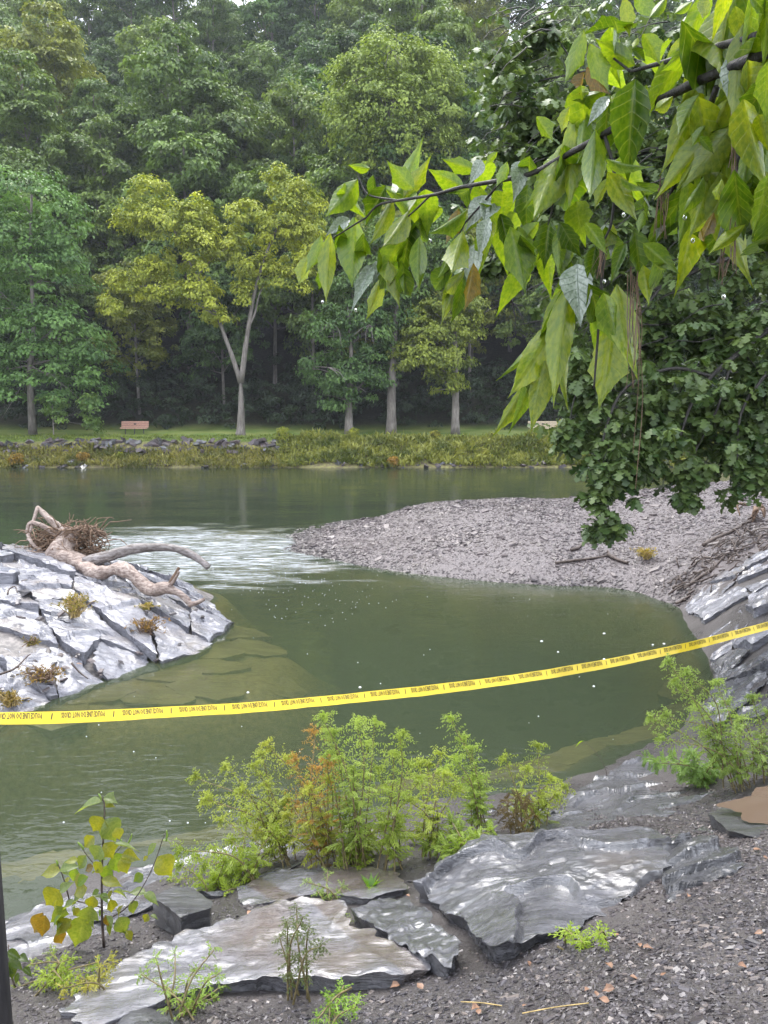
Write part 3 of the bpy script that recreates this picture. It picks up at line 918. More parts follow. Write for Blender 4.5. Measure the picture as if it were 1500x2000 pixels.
# ------------------------------------------------------------------ rocks of the right bank
outcrop = thing('bank_outcrop', 'steep bank of bluish slate plates at the water beyond the tape', 'rock outcrop', (5, 9.5, 0))
bnd3 = np.array([PZ(u, v, z)[:2] for u, v, z in ((1330, 1192, 0), (1350, 1160, 0.22), (1420, 1120, 0.5), (1500, 1085, 0.8), (1640, 1060, 1.1), (1700, 1250, 1.0), (1650, 1480, 0.9), (1500, 1480, 0.58), (1395, 1440, 0.2),
                                                   (1370, 1400, 0.04), (1400, 1350, 0), (1388, 1300, 0), (1385, 1250, 0))])
sites = []
for _ in range(3000):
    p = np.array([r0.uniform(3.2, 8.5), r0.uniform(6.0, 14)])
    if inside(p, bnd3) and all(np.linalg.norm(p - s) > 0.62 for s in sites):
        sites.append(p)
cell_slabs(outcrop, bnd3, np.array(sites), 0.9, 1.7, HN, lambda c, h, r: M['slate_island'] if c[1] > 9.3 else M['slate'], (-0.02, 0.08), (-0.03, -0.09), 0.16, 9, (5, 9.5, 0),
           spacing=0.04, rings=10, jag=0.04, amp=0.04, terr=0.05, terr_dir=(0.1, -1.0), terr_n=3.0, undercut=0.03, grain=0.012)


# ------------------------------------------------------------------ shale chips
CHIP_V = np.array([[-1, -.7, -.5], [.8, -.9, -.5], [1, .6, -.5], [-.7, .9, -.5], [-.8, -.6, .5], [.6, -.7, .5], [.9, .5, .5], [-.6, .7, .5]]) * 0.5
CHIP_F = np.array([[3, 2, 1, 0], [4, 5, 6, 7], [0, 1, 5, 4], [1, 2, 6, 5], [2, 3, 7, 6], [3, 0, 4, 7]])


def chips(name, pos, nrm, size, flat, mat, r, parent=None, lift=0.25):
    n = len(pos)
    a = r.uniform(0, 2 * PI, n)
    N = unit(nrm + r.normal(0, 0.22, (n, 3)))
    T = unit(np.cross(N, np.column_stack([np.cos(a), np.sin(a), np.zeros(n)])))
    B = np.cross(N, T)
    s = size[:, None, None]
    cv = CHIP_V[None] * (1 + r.uniform(-0.35, 0.35, (n, 8, 3)))
    asp = r.uniform(0.5, 1.0, (n, 1, 1))
    W = pos[:, None] + s * (cv[:, :, 0:1] * T[:, None] + cv[:, :, 1:2] * asp * B[:, None] + cv[:, :, 2:3] * flat * N[:, None]) + (size * flat * lift)[:, None, None] * N[:, None]
    F = (CHIP_F[None] + 8 * np.arange(n)[:, None, None]).reshape(-1, 4)
    rn = np.repeat(r.random(n), 8)
    return obj(name, W.reshape(-1, 3), F, mat, parent, False, {'rnd': rn})


def normals(q, h, e=0.05):
    gx = (h(q + [e, 0]) - h(q - [e, 0])) / (2 * e); gy = (h(q + [0, e]) - h(q - [0, e])) / (2 * e)
    return unit(np.column_stack([-gx, -gy, np.ones(len(q))]))


rg = np.random.default_rng(101)
# shingle of the bar
q = np.column_stack([rg.uniform(-3.5, 12.5, 120000), rg.uniform(12.6, 24, 120000)])
z = HN(q); vis = (z > -0.05) & (np.abs(q[:, 0]) < q[:, 1] * 0.55) & ~((q[:, 1] < 13.6) & (q[:, 0] > 5.6))
q, z = q[vis], z[vis]
q, z = q[:48000], z[:48000]
sz = (0.03 + 0.07 * rg.random(len(q)) ** 2.5) * (1 + 0.45 * np.clip(fbm(q, 0.8, 3, 71), -0.8, 1))
chips('shingle', np.column_stack([q, z]), normals(q, HN), sz, 0.28, M['gravel_bar'], rg)
tag(bpy.data.objects['shingle'], 'flat mauve-grey shale shingle covering the gravel bar', 'shingle', kind='stuff')
big = rg.choice(len(q), 170, replace=False)
bm_ = [make_mesh('stone', CHIP_V * (1 + rg.uniform(-0.35, 0.35, (8, 3))) * [1, 0.75, 0.3], CHIP_F, M['gravel_bar'], False, {'rnd': np.full(8, a)}) for a in (0.55, 0.7, 0.83, 0.93)]
bn = [make_mesh('stone', CHIP_V * (1 + rg.uniform(-0.35, 0.35, (8, 3))) * [1, 0.75, 0.35], CHIP_F, M['gravel_near'], False, {'rnd': np.full(8, a)}) for a in (0.25, 0.45, 0.7, 0.85, 0.93)]


def place_stones(mesh_list, q, z, nr, size):
    for p, zz, nn, s in zip(q, z, nr, size):
        o = link('stone', mesh_list[int(rg.integers(len(mesh_list)))], ground)
        o.location = (p[0], p[1], zz + 0.08 * s)
        e = Vector(nn + rg.normal(0, 0.15, 3)).to_track_quat('Z', 'Y').to_euler()
        o.rotation_euler = e
        o.rotation_euler.rotate_axis('Z', rg.uniform(0, 2 * PI))
        o.scale = (s, s * rg.uniform(0.6, 1), s)


def island_stone(u, v, s, k):
    for z_ in np.linspace(1.0, 0.0, 200):
        p_ = PZ(u, v, z_)
        if HI(p_[None, :2])[0] + 0.02 >= z_: break
    o = link('stone', (bm_ + bn)[k % 9], island)
    o.location = (p_[0] + 4.5, p_[1] - 10.5, z_ + 0.01); o.scale = (s, s * 0.8, s)
    o.rotation_euler = (rg.normal(0, .25), rg.normal(0, .25), rg.uniform(0, 6.28))


for k in range(60):
    u = rg.uniform(0, 400); v = rg.uniform(1110, 1370)
    if v < 1100 + 0.2 * u or v > 1385 - 0.3 * u: continue
    island_stone(u, v, rg.uniform(0.05, 0.15), k)
island_stone(50, 1158, 0.26, 4)
place_stones(bm_, q[big], z[big], normals(q[big], HN), rg.uniform(0.14, 0.24, 170))

# wet chips of the near bank
q = np.column_stack([rg.uniform(-2.2, 3.6, 160000), rg.uniform(1.9, 6.0, 160000)])
z = HN(q)
# thick where the picture shows chips: towards the lower right, and thin patches elsewhere
dens = np.clip((q[:, 0] - 0.15 + 0.35 * (3.0 - q[:, 1])) * 1.3, 0, 1)
dens = np.maximum(dens, np.clip(0.75 - np.abs(q[:, 1] - 2.75) * 1.5, 0, 0.75)) + 0.4
dens *= np.clip(0.65 + 0.9 * fbm(q, 1.1, 3, 61), 0.06, 1)
dens = np.where(q[:, 1] > 4.3, dens * 0.35, dens)
keep = (rg.random(len(q)) < dens) & (z > 0.12) & (np.abs(q[:, 0]) < q[:, 1] * 0.58)
q, z = q[keep], z[keep]
q, z = q[:62000], z[:62000]
sz = 0.007 + 0.022 * rg.random(len(q)) ** 2.2
chips('shale_chips', np.column_stack([q, z]), normals(q, HN), sz, 0.35, M['gravel_near'], rg)
tag(bpy.data.objects['shale_chips'], 'dark wet shale chips strewn over the near bank', 'gravel', kind='stuff')
cand = np.where((q[:, 0] > 0.2) | (q[:, 1] < 2.9))[0]
big = rg.choice(cand, 290, replace=False)
place_stones(bn, q[big], z[big], normals(q[big], HN), rg.uniform(0.03, 0.062, 290))

# ------------------------------------------------------------------ far bank, lawn, wooded hill
def HF(q):
    q = np.atleast_2d(q)
    x, y = q[:, 0], q[:, 1]
    yy = y + 0.35 * noise(np.column_stack([x, x * 0]), 0.35, 4) * np.clip((48 - y) / 3, 0, 1)
    z = np.interp(yy, [40, 43.4, 44.0, 44.8, 46.3, 47.0, 54, 57, 66, 120, 160, 600], [-1.3, -0.4, 0.02, 0.4, 1.32, 1.48, 1.9, 3.0, 9.0, 50, 66, 75])
    z = z + np.clip((y - 56) / 20, 0, 1) * (2.2 * noise(q, 0.035, 8) + 0.6 * noise(q, 0.15, 9)) + 0.05 * noise(q, 0.8, 2)
    return z


V, F = grid(np.linspace(-150, 150, 301), np.concatenate([np.arange(41, 60, 0.3), np.arange(60, 170, 2.0)]), HF)
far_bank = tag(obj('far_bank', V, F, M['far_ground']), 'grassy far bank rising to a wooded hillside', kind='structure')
V, F = grid(np.linspace(-700, 700, 30), np.concatenate([np.linspace(-700, -21, 10)]), lambda q: np.full(len(q), -1.5))
tag(obj('terrain', V, F, M['far_ground']), 'ground running on behind the viewer', kind='structure')
V, F = grid(np.linspace(-700, 700, 60), np.linspace(165, 800, 20), lambda q: HF(q) - 3)
tag(obj('hills', V, F, M['far_ground']), 'hill country behind the wood', kind='structure')


# ------------------------------------------------------------------ leaves and trees
def leaf_quads(P, D, N, L, W, r, droop=0.25):
    """diamond leaves folded along the midrib; P base, D direction, N normal"""
    S = unit(np.cross(D, N)); N = np.cross(S, D)
    L = np.asarray(L)[:, None]; W = np.asarray(W)[:, None]
    mid = P + D * L * 0.45
    V = np.stack([P, mid + S * W * 0.5 + N * W * 0.12, P + D * L - N * L * droop, mid - S * W * 0.5 + N * W * 0.12], 1)
    n = len(P)
    F = np.arange(4 * n).reshape(n, 4)
    return V.reshape(-1, 3), F


def crown_leaves(lobes, n, size, r, clump=1.0, per=55, flat=0.5, up=0.75, hollow=0.45, wide=0.62):
    lobes = [(np.asarray(c, float), np.asarray(rr, float)) for c, rr in lobes]
    vol = np.array([np.prod(rr) ** (2 / 3) for _, rr in lobes]); vol = vol / vol.sum()
    P, O, A = [], [], []
    for (c, rr), f in zip(lobes, vol):
        k = max(2, int(n * f / per))
        d = unit(r.normal(0, 1, (k, 3)) + [0, 0, 0.45])
        rad = (hollow + (1 - hollow) * r.random(k) ** 0.6)
        cc = c + d * rad[:, None] * rr
        cr = clump * r.uniform(0.6, 1.25, k)
        q = unit(r.normal(0, 1, (k, per, 3))) * (r.random((k, per, 1)) ** 0.45)
        q = q * np.array([1, 1, flat]) * cr[:, None, None]
        q[..., 2] -= 0.22 * (q[..., :2] ** 2).sum(-1) / np.maximum(cr[:, None], 0.1)
        P.append((cc[:, None] + q).reshape(-1, 3))
        O.append(np.repeat(d, per, 0) + 0.6 * unit(q).reshape(-1, 3))
        A.append(np.clip(np.repeat(r.normal(0.45, 0.17, k), per) + r.normal(0, 0.14, k * per), 0, 1))
    P, O, A = np.concatenate(P), np.concatenate(O), np.concatenate(A)
    m = len(P)
    N = unit(np.array([0, 0, up]) + 0.6 * O + r.normal(0, 0.34, (m, 3)))
    D = unit(O * [1, 1, 0.3] + r.normal(0, 0.6, (m, 3)) - [0, 0, 0.25])
    D = unit(D - N * (D * N).sum(-1, keepdims=True))
    L = size * r.uniform(0.7, 1.35, m)
    V, F = leaf_quads(P, D, N, L, L * wide, r)
    return V, F, np.repeat(A, 4)


def limb_path(a, b, r, n=10, sag=0.0, wob=0.05):
    a, b = np.asarray(a, float), np.asarray(b, float)
    L = np.linalg.norm(b - a)
    t = np.linspace(0, 1, n)[:, None]
    p = a + (b - a) * t
    p[:, 2] += sag * L * np.sin(t[:, 0] * PI)
    w = r.normal(0, wob * L, (4, 3)); w[0] = 0; w[-1] = 0
    p = p + np.column_stack([np.interp(t[:, 0], np.linspace(0, 1, 4), w[:, k]) for k in range(3)])
    return resample(p[::3] if n > 6 else p, n)


def tree(name, label, base, lobes, trunk, tr, n, size, seed, color=(1, 1, 1), group=None, mat='leaf_wood', bark='bark', clump=0.9, limbs=True, per=55, cat='tree', hollow=0.45, dead=0, **kw):
    """trunk: list of world points; lobes: (centre, radii)"""
    r = np.random.default_rng(seed)
    root = thing(name, label, cat, base, group)
    b = np.asarray(base, float)
    tp = resample(np.array(trunk) - b, 18)
    V, F = tube(tp, np.concatenate([[tr * 1.45, tr * 1.08], np.linspace(tr, tr * 0.35, 9)]), 10, 0.10, seed)
    obj('trunk', V, F, M[bark], root)
    if limbs:
        for c, rr in lobes:
            c = np.asarray(c) - b
            k = int(np.argmin(np.abs(tp[:, 2] - (c[2] - 0.55 * np.linalg.norm((c - tp[-1])[:2]) - 0.3 * rr[2]))))
            k = max(5, min(k, 16))
            m = MB()
            p = limb_path(tp[k], c, r, 9, 0.04)
            rad = tr * (0.45 - 0.012 * k)
            m.add(*tube(p, [rad, rad * 0.25], 6, 0.06, seed))
            for j in range(4):
                e = c + r.normal(0, 0.5, 3) * rr
                m.add(*tube(limb_path(p[3 + j], e, r, 7, 0.03), [rad * 0.4, rad * 0.08], 5))
            m.build('limb', M[bark], root)
    for j in range(dead):
        m = MB(); c, rr = lobes[j % len(lobes)]
        c = np.asarray(c) - b
        s = c + np.array([r.uniform(-.3, .3), -rr[1] * 0.8, 0]) * 1.0
        for q_ in range(5):
            e = s + np.array([r.uniform(-1.4, 1.4), r.uniform(-.8, .1), r.uniform(-1.6, 0.5)])
            m.add(*tube(limb_path(s, e, r, 8, 0.1, 0.09), [0.035, 0.012], 5))
        m.build('dead_branch', M['bark'], root)
    V, F, A = crown_leaves([(np.asarray(c) - b, rr) for c, rr in lobes], n, size, r, clump, per, hollow=hollow, **kw)
    cr = obj('crown', V, F, M[mat], root, False, {'rnd': A})
    cr.color = (*color, 1)
    return root


def copy_tree(o, loc, rz, s, color, label, group):
    c = o.copy(); COL.objects.link(c)
    c.location = loc; c.rotation_euler = (0, 0, rz); c.scale = (s, s, s * 1.0)
    c['label'] = label; c['group'] = group
    for ch in o.children:
        k = ch.copy(); COL.objects.link(k); k.parent = c
        if k.name.startswith('crown'): k.color = (*color, 1)
    return c


def lobes_px(rows, y, base=None):
    """(u, v, half-width, half-height in pixels, depth offset) -> world ellipsoids standing at distance y"""
    out = []
    for u, v, ru, rv, dy in rows:
        c = PY(u, v, y + dy); s = (y + dy) / 1500
        out.append((c, np.array([ru * s, 0.5 * (ru + rv) * s, rv * s])))
    return out


def lawn(u, y):
    x = (u - 750) / 1500 * y / (CP)            # good enough along one row
    x = PY(u, 848, y)[0]
    return np.array([x, y, float(HF(np.array([[x, y]]))[0]) - 0.05])


# trees along the lawn, each traced
b0 = lawn(64, 50.5)
tree('lawn_tree', 'tall blue-green tree with slim trunk at the left end of the lawn', b0,
     lobes_px([(60, 400, 90, 75, 0), (130, 450, 60, 60, .5), (20, 480, 80, 70, -.5), (90, 540, 90, 70, 0), (0, 620, 90, 60, .4), (120, 640, 90, 45, -.6), (60, 700, 120, 45, 0), (170, 700, 70, 40, .3), (50, 760, 100, 38, -.5), (150, 760, 55, 40, -.6), (-60, 520, 90, 140, 0), (-50, 720, 90, 70, 0)], 50.5),
     [b0, b0 + [0.05, 0, 4], PY(66, 650, 50.5), PY(60, 500, 50.5), PY(62, 380, 50.5)], 0.2, 24000, 0.25, 1, (0.95, 1.3, 1.15), 'trees along the lawn', clump=0.85, flat=0.4)
b0 = lawn(105, 49.0)
tree('sapling', 'small sapling with thin twin stems before the tall blue-green tree', b0,
     lobes_px([(100, 790, 24, 24, 0), (112, 815, 22, 18, 0), (180, 800, 24, 34, 0.3), (190, 835, 14, 16, 0.2)], 49.0), [b0, b0 + [0, 0, 0.9], PY(103, 810, 49), PY(102, 790, 49)], 0.035, 1500, 0.19, 2, (1.0, 1.2, 0.9),
     'trees along the lawn', clump=0.4, per=30)
b0 = lawn(470, 50.0)
yl = lobes_px([(290, 370, 34, 26, 0), (270, 430, 46, 40, .3), (330, 440, 66, 55, 0), (385, 420, 40, 40, .4), (390, 500, 44, 60, -.4), (300, 520, 40, 30, 0), (255, 560, 46, 34, 0), (225, 600, 22, 34, .2), (330, 575, 46, 34, .2), (390, 585, 46, 44, -.5), (430, 625, 20, 22, 0),
               (470, 415, 34, 28, 0), (460, 480, 44, 40, .3), (550, 350, 30, 24, 0), (580, 390, 52, 38, 0), (540, 440, 60, 48, -.4), (590, 470, 50, 50, .4), (500, 530, 48, 36, 0), (570, 540, 46, 36, 0), (470, 575, 26, 30, -.3)], 50.0)
tree('yellow_tree', 'golden yellow tree forking low into two pale limbs on the lawn', b0, yl,
     [b0, PY(471, 800, 50), PY(470, 745, 50)], 0.27, 30000, 0.21, 3, (2.45, 2.05, 0.9), 'trees along the lawn', clump=0.55, limbs=False, per=60, hollow=0.2, flat=0.6)
yroot = bpy.data.objects['yellow_tree']
for pth, rd in (([(470, 748), (455, 700), (440, 660), (425, 620), (385, 540), (340, 450)], 0.17), ([(471, 748), (478, 690), (487, 630), (500, 560), (530, 470), (565, 400)], 0.19),
                ([(484, 640), (497, 615), (505, 580), (520, 545)], 0.09), ([(425, 620), (380, 590), (320, 560), (260, 560)], 0.07), ([(385, 540), (420, 500), (455, 480)], 0.06)):
    p = resample(np.array([PY(u, v, 50) for u, v in pth]) - b0, 14)
    obj('limb', *tube(p, [rd, rd * 0.3], 8, 0.08, 4), M['bark'], yroot)
b0 = lawn(681, 50.5)
tree('lawn_tree', 'sparse grey-green tree with hanging dead twigs right of the golden tree', b0,
     lobes_px([(650, 640, 50, 45, 0), (720, 640, 55, 50, .5), (640, 720, 50, 40, -.3), (690, 740, 60, 45, 0), (740, 720, 40, 50, .3), (700, 580, 60, 45, .6), (660, 780, 36, 28, 0), (770, 600, 50, 60, 1)], 50.5),
     [b0, b0 + [0.05, 0, 2.5], PY(686, 700, 50.5), PY(680, 600, 50.5)], 0.24, 13000, 0.23, 5, (0.75, 1.0, 0.95), 'trees along the lawn', clump=0.7, dead=3)
b0 = lawn(764, 50.8)
tree('lawn_tree', 'tree with stout straight grey trunk at the middle of the lawn', b0,
     lobes_px([(800, 560, 70, 60, 1), (740, 480, 60, 60, 1), (820, 470, 70, 60, 1), (880, 520, 60, 60, 1), (760, 640, 40, 40, .6)], 50.8),
     [b0, b0 + [0.03, 0, 3], PY(768, 690, 50.8), PY(775, 600, 50.8), PY(778, 500, 50.8)], 0.29, 12000, 0.24, 6, (0.85, 1.05, 0.8), 'trees along the lawn', clump=0.8)
b0 = lawn(889, 50.6)
tree('lawn_tree', 'bright yellow-green tree at the end of the row of trunks', b0,
     lobes_px([(850, 660, 50, 34, 0), (890, 640, 45, 40, .4), (830, 700, 45, 30, -.4), (880, 710, 42, 34, 0), (820, 640, 34, 28, .2), (900, 600, 45, 40, .5), (870, 750, 30, 22, -.2), (850, 610, 50, 30, .3), (790, 700, 24, 30, 0)], 50.6),
     [b0, b0 + [0, 0, 3], PY(890, 700, 50.6), PY(888, 610, 50.6)], 0.24, 13000, 0.22, 7, (1.6, 1.45, 0.75), 'trees along the lawn', clump=0.6)
b0 = np.array([*PY(770, 500, 60)[:2], 5.0])
tree('pale_tree', 'big rounded yellow-green tree above the row of trunks on the slope', b0,
     lobes_px([(760, 130, 90, 55, 0), (690, 180, 70, 55, 0), (830, 160, 80, 55, .5), (760, 210, 90, 60, -1), (860, 220, 60, 50, 0), (700, 250, 70, 40, -.5), (800, 280, 80, 50, -1), (740, 310, 60, 40, 0), (860, 290, 50, 40, .5)], 60),
     [b0, b0 + [0, 0, 5], PY(770, 330, 60), PY(765, 180, 60)], 0.3, 26000, 0.27, 8, (1.8, 1.75, 1.15), 'trees along the lawn', clump=0.95, dead=2)

# hillside wood: a few kinds, then copies of each with its parts
kinds = []
rt = np.random.default_rng(55)
for k in range(6):
    H = 15 + 1.4 * k
    lobes = []
    for j in range(13):
        a = j * 2.4 + rt.uniform(-.4, .4); h = H * (0.30 + 0.62 * (j + 0.5) / 13)
        R = 4.6 * math.sin(min(1, (H * 1.03 - h) / (H * 0.55)) * PI / 2) ** 0.8
        rr = rt.uniform(1.5, 2.6)
        lobes.append((np.array([R * 0.72 * math.cos(a), R * 0.72 * math.sin(a), h]), np.array([rr, rr, rr * 0.72])))
    lobes.append((np.array([0, 0, H * 0.93]), np.array([1.8, 1.8, 1.4])))
    kinds.append((H, lobes))
groupA = 'trees of the wooded hillside'
hill_kind = ['green tree', 'dark green tree', 'pale green tree', 'blue-green tree', 'mid-green tree', 'yellowing tree']


def hill_label(ck, x, y, ri):
    u = 750 + 1500 * x / y
    where = ('at the left edge' if u < 60 else 'above the salmon bench' if u < 300 else 'left of the golden tree top' if u < 400 else 'above the golden tree' if u < 600 else
             'left of the big rounded tree' if u < 690 else 'behind the big rounded tree' if u < 860 else 'between the rounded tree and the oak' if u < 980 else 'behind the oak' if u < 1250 else 'behind the maple leaves')
    band = ('at the foot of the wood', 'low on the wooded slope', 'low on the wooded slope', 'partway up the wooded slope', 'halfway up the wooded slope', 'halfway up the wooded slope', 'high on the wooded slope', 'high on the wooded slope', 'near the top of the wooded slope', 'on the wooded skyline')[ri]
    return hill_kind[ck] + ' ' + band + ' ' + where


hill_lab = ['dense green tree standing among others on the wooded hillside', 'dark green tree in the wood on the hillside', 'paler green tree in the wood on the hillside',
            'broad blue-green tree in the hillside wood', 'tall green tree in the hillside wood', 'slightly yellowing tree in the hillside wood']
cols = [(0.9, 1.05, 0.85), (0.6, 0.78, 0.68), (1.25, 1.3, 0.95), (0.72, 0.95, 0.92), (1.0, 1.12, 0.8), (1.6, 1.35, 0.8)]
src = []
spots = []
row_y = [57.5, 62, 67, 72.5, 78.5, 85, 92, 100, 109, 119]
for ri, y in enumerate(row_y):
    half = 0.56 * y + 5
    x = -half + rt.uniform(0, 5)
    while x < half:
        spots.append((x, y + rt.uniform(-2, 2), ri))
        x += rt.uniform(4.6, 7.2)
first = {}
for x, y, ri in spots:
    if ri == 0 and -11.5 < x < -7: continue
    k = int(rt.integers(6))
    ck = int(rt.choice(6, p=[0.25, 0.2, 0.17, 0.13, 0.15, 0.10]))
    s = rt.uniform(0.8, 1.12) * (0.72 if ri == 0 else 0.88 if ri == 9 else 1)
    z = float(HF(np.array([[x, y]]))[0]) - 0.2
    jc = tuple(np.array(cols[ck]) * rt.uniform(0.85, 1.12))
    if k not in first:
        H, lb = kinds[k]
        first[k] = tree('hillside_tree', hill_label(ck, x, y, ri), (0, 0, 0), lb, [(0, 0, -1), (0.1, 0.1, H * 0.3), (0, 0.2, H * 0.6), (0.1, 0, H * 0.93)], 0.17, 12500, 0.37, 70 + k, jc, groupA, clump=0.85, bark='bark', hollow=0.7)
        o = first[k]; o.location = (x, y, z); o.rotation_euler = (0, 0, rt.uniform(0, 6.28)); o.scale = (s, s, s)
    else:
        copy_tree(first[k], (x, y, z), rt.uniform(0, 6.28), s, jc, hill_label(ck, x, y, ri), groupA)

_same = {}
for o in scene.objects:
    if o.name.startswith('hillside_tree'): _same.setdefault(o['label'], []).append(o)
for lab, os_ in _same.items():
    if len(os_) > 1:
        os_.sort(key=lambda o: o.location.x / o.location.y)
        for i_, o in enumerate(os_):
            o['label'] = ('leftmost ' if i_ == 0 else 'rightmost ' if i_ == len(os_) - 1 else ('second ', 'third ', 'fourth ', 'fifth ', 'sixth ')[i_ - 1]) + lab

# undergrowth at the edge of the wood
n = 900
x = rt.uniform(-40, 42, n); y = 54.2 + 7 * rt.random(n) ** 1.2
z = HF(np.column_stack([x, y]))
lb = [((a, b, c + h * 0.5), (rw, rw, h * 0.6)) for a, b, c, h, rw in zip(x, y, z, rt.uniform(0.8, 3.6, n), rt.uniform(0.6, 1.3, n))]
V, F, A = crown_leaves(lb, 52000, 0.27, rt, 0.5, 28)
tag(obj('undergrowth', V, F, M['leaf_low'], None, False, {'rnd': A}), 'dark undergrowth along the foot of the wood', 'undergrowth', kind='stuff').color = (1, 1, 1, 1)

# riprap stones of the far bank
rs = np.random.default_rng(5)
stone_me = []
for k in range(6):
    v_ = CHIP_V * (1 + rs.uniform(-0.3, 0.3, (8, 3))) * [1, 0.8, 0.62]
    stone_me.append(make_mesh('stone', v_, CHIP_F, M['gravel_bar'] if k < 4 else M['slate_dark'], False, {'rnd': np.full(8, rs.uniform(0.1, 0.8))}))
cnt = 0
for k in range(270):
    top_row = k < 190
    u = rs.uniform(-30, 560) if (top_row or k < 230) else rs.uniform(560, 1150)
    y = rs.uniform(45.4, 46.7) if top_row else rs.uniform(43.7, 44.5)
    x = PY(u, 880, y)[0]
    s = (rs.uniform(0.35, 0.8) if top_row else rs.uniform(0.25, 0.6))
    o = link('stone', stone_me[int(rs.integers(6))], far_bank)
    o.location = (x, y, float(HF(np.array([[x, y]]))[0]) + 0.08 * s)
    o.rotation_euler = (rs.normal(0, 0.35), rs.normal(0, 0.35), rs.uniform(0, 6.28))
    o.scale = (s, s * rs.uniform(0.6, 1), s * rs.uniform(0.6, 1))


# weeds of the far bank
def weeds(name, label, rows, n, L, W, seed, color, mat='leaf_bank', cat='weeds', kind='stuff', droop=0.35, upness=1.0):
    r = np.random.default_rng(seed)
    P = np.array(rows(r, n))
    D = unit(np.column_stack([r.normal(0, 0.6, n), r.normal(-0.15, 0.5, n), np.full(n, upness)]))
    N = unit(np.cross(D, unit(r.normal(0, 1, (n, 3)))))
    V, F = leaf_quads(P, D, N, L * r.uniform(0.5, 1.3, n), W * r.uniform(0.6, 1.3, n), r, droop)
    a = np.clip(0.45 + 0.55 * fbm(P[:, :2] * [1, 2], 0.9, 3, seed) + r.normal(0, 0.22, n), 0, 1)
    o = obj(name, V, F, M[mat], None, False, {'rnd': np.repeat(a, 4)})
    o.color = (*color, 1)
    return tag(o, label, cat, kind=kind)


def on_far(r, n, u0, u1, y0, y1, hmax, thin=0.0):
    y = r.uniform(y0, y1, n); u = r.uniform(u0, u1, n)
    x = (u - 750) / 1500 * y
    b_ = np.clip(0.45 + 1.1 * fbm(np.column_stack([x, y * 1.5]), 0.9, 3, 91), 0.05, 1.2)
    return np.column_stack([x, y, HF(np.column_stack([x, y])) + hmax * b_ * r.random(n) ** 1.3])


weeds('bank_weeds', 'arching yellow-green weeds matting the far bank', lambda r, n: on_far(r, n, 545, 1400, 44.1, 46.9, 0.42), 16000, 0.36, 0.12, 1, (1.0, 1.05, 0.7))
weeds('bank_weeds', 'thin grass and low weeds below the row of far stones', lambda r, n: on_far(r, n, -60, 560, 43.9, 45.7, 0.28), 6500, 0.3, 0.09, 2, (0.95, 0.9, 0.7))
weeds('lawn_grass', 'mown grass fringe along the top of the far bank', lambda r, n: on_far(r, n, -60, 1300, 46.6, 49.5, 0.02), 9000, 0.16, 0.05, 3, (0.75, 0.95, 0.5))
for u, v, y, hh, col, lab in ((553, 850, 46.3, 1.0, (1.25, 1.35, 0.5), 'bright lime shrub at the end of the stone row'), (690, 846, 46.8, 0.75, (1.3, 1.35, 0.5), 'small lime shrub before the sparse tree'),
                              (852, 848, 46.8, 0.6, (1.3, 1.2, 0.55), 'small lime and orange shrub before the end trunk'), (940, 888, 44.9, 0.8, (1.35, 1.3, 0.5), 'yellow-green shrub low on the weedy bank'),
                              (1100, 850, 46.4, 1.3, (1.35, 1.3, 0.45), 'bright yellow-green bush beside the pale bench'), (767, 896, 44.3, 0.6, (1.6, 0.95, 0.6), 'rusty orange dead tuft at the weedy waterline'),
                              (30, 900, 44.2, 0.8, (1.5, 0.95, 0.5), 'orange-brown dead tuft at the left waterline'), (163, 898, 44.3, 0.6, (1.5, 0.95, 0.55), 'smaller orange-brown tuft below the far stones'),
                              (235, 888, 45.0, 0.3, (1.2, 1.3, 0.5), 'low green tuft among the far stones')):
    x = PY(u, v, y)[0]; zb = float(HF(np.array([[x, y]]))[0])
    r = np.random.default_rng(int(u))
    root = thing('shrub', lab, 'shrub', (x, y, zb), 'shrubs of the far bank')
    m = MB()
    for k in range(5):
        m.add(*tube(limb_path((0, 0, 0), (r.normal(0, .22) * hh, r.normal(0, .2) * hh, hh * r.uniform(.6, .95)), r, 6), [0.02, 0.008], 5))
    m.build('stem', M['bark'], root)
    V, F, A = crown_leaves([((0, 0, hh * 0.55), (hh * 0.42, hh * 0.4, hh * 0.45))], 420, 0.17, r, 0.24 * hh, 20, up=0.4, wide=0.5)
    obj('foliage', V, F, M['leaf_bank'], root, False, {'rnd': A}).color = (*col, 1)


# ------------------------------------------------------------------ benches
def bench(label, u, y, wood, rz, W=1.75):
    x = PY(u, 846, y)[0]; z = float(HF(np.array([[x, y]]))[0])
    root = thing('park_bench', label, 'bench', (x, y, z), 'park benches')
    root.rotation_euler = (0, 0, rz)
    slats = []
    for k in range(3):
        V, F = box((0, 0.24 + 0.045 * k, 0.53 + 0.135 * k), (W, 0.04, 0.105))
        slats.append(obj('back_slat', V, F, wood, root, False))
    for k in range(3):
        V, F = box((0, -0.22 + 0.15 * k, 0.43), (W, 0.125, 0.05))
        obj('seat_slat', V, F, wood, root, False)
    V, F = box((0, -0.285, 0.415), (W * 0.99, 0.025, 0.09))
    obj('front_rail', V, F, wood, root, False)
    for sx_ in (-0.58, 0, 0.58):
        m = MB()
        m.add(*box((sx_, 0.0, 0.2), (0.06, 0.07, 0.42)))
        m.add(*box((sx_, -0.02, 0.39), (0.055, 0.52, 0.03)))
        m.add(*tube(np.array([[sx_, 0.2, 0.38], [sx_, 0.27, 0.48], [sx_, 0.37, 0.84]]), 0.022, 6))
        m.build('leg', M['bench_metal'], root, False)
    V, F = box((0.0, 0.262, 0.668), (0.16, 0.012, 0.07))
    obj('plaque', V, F, M['bench_metal'], slats[1], False)


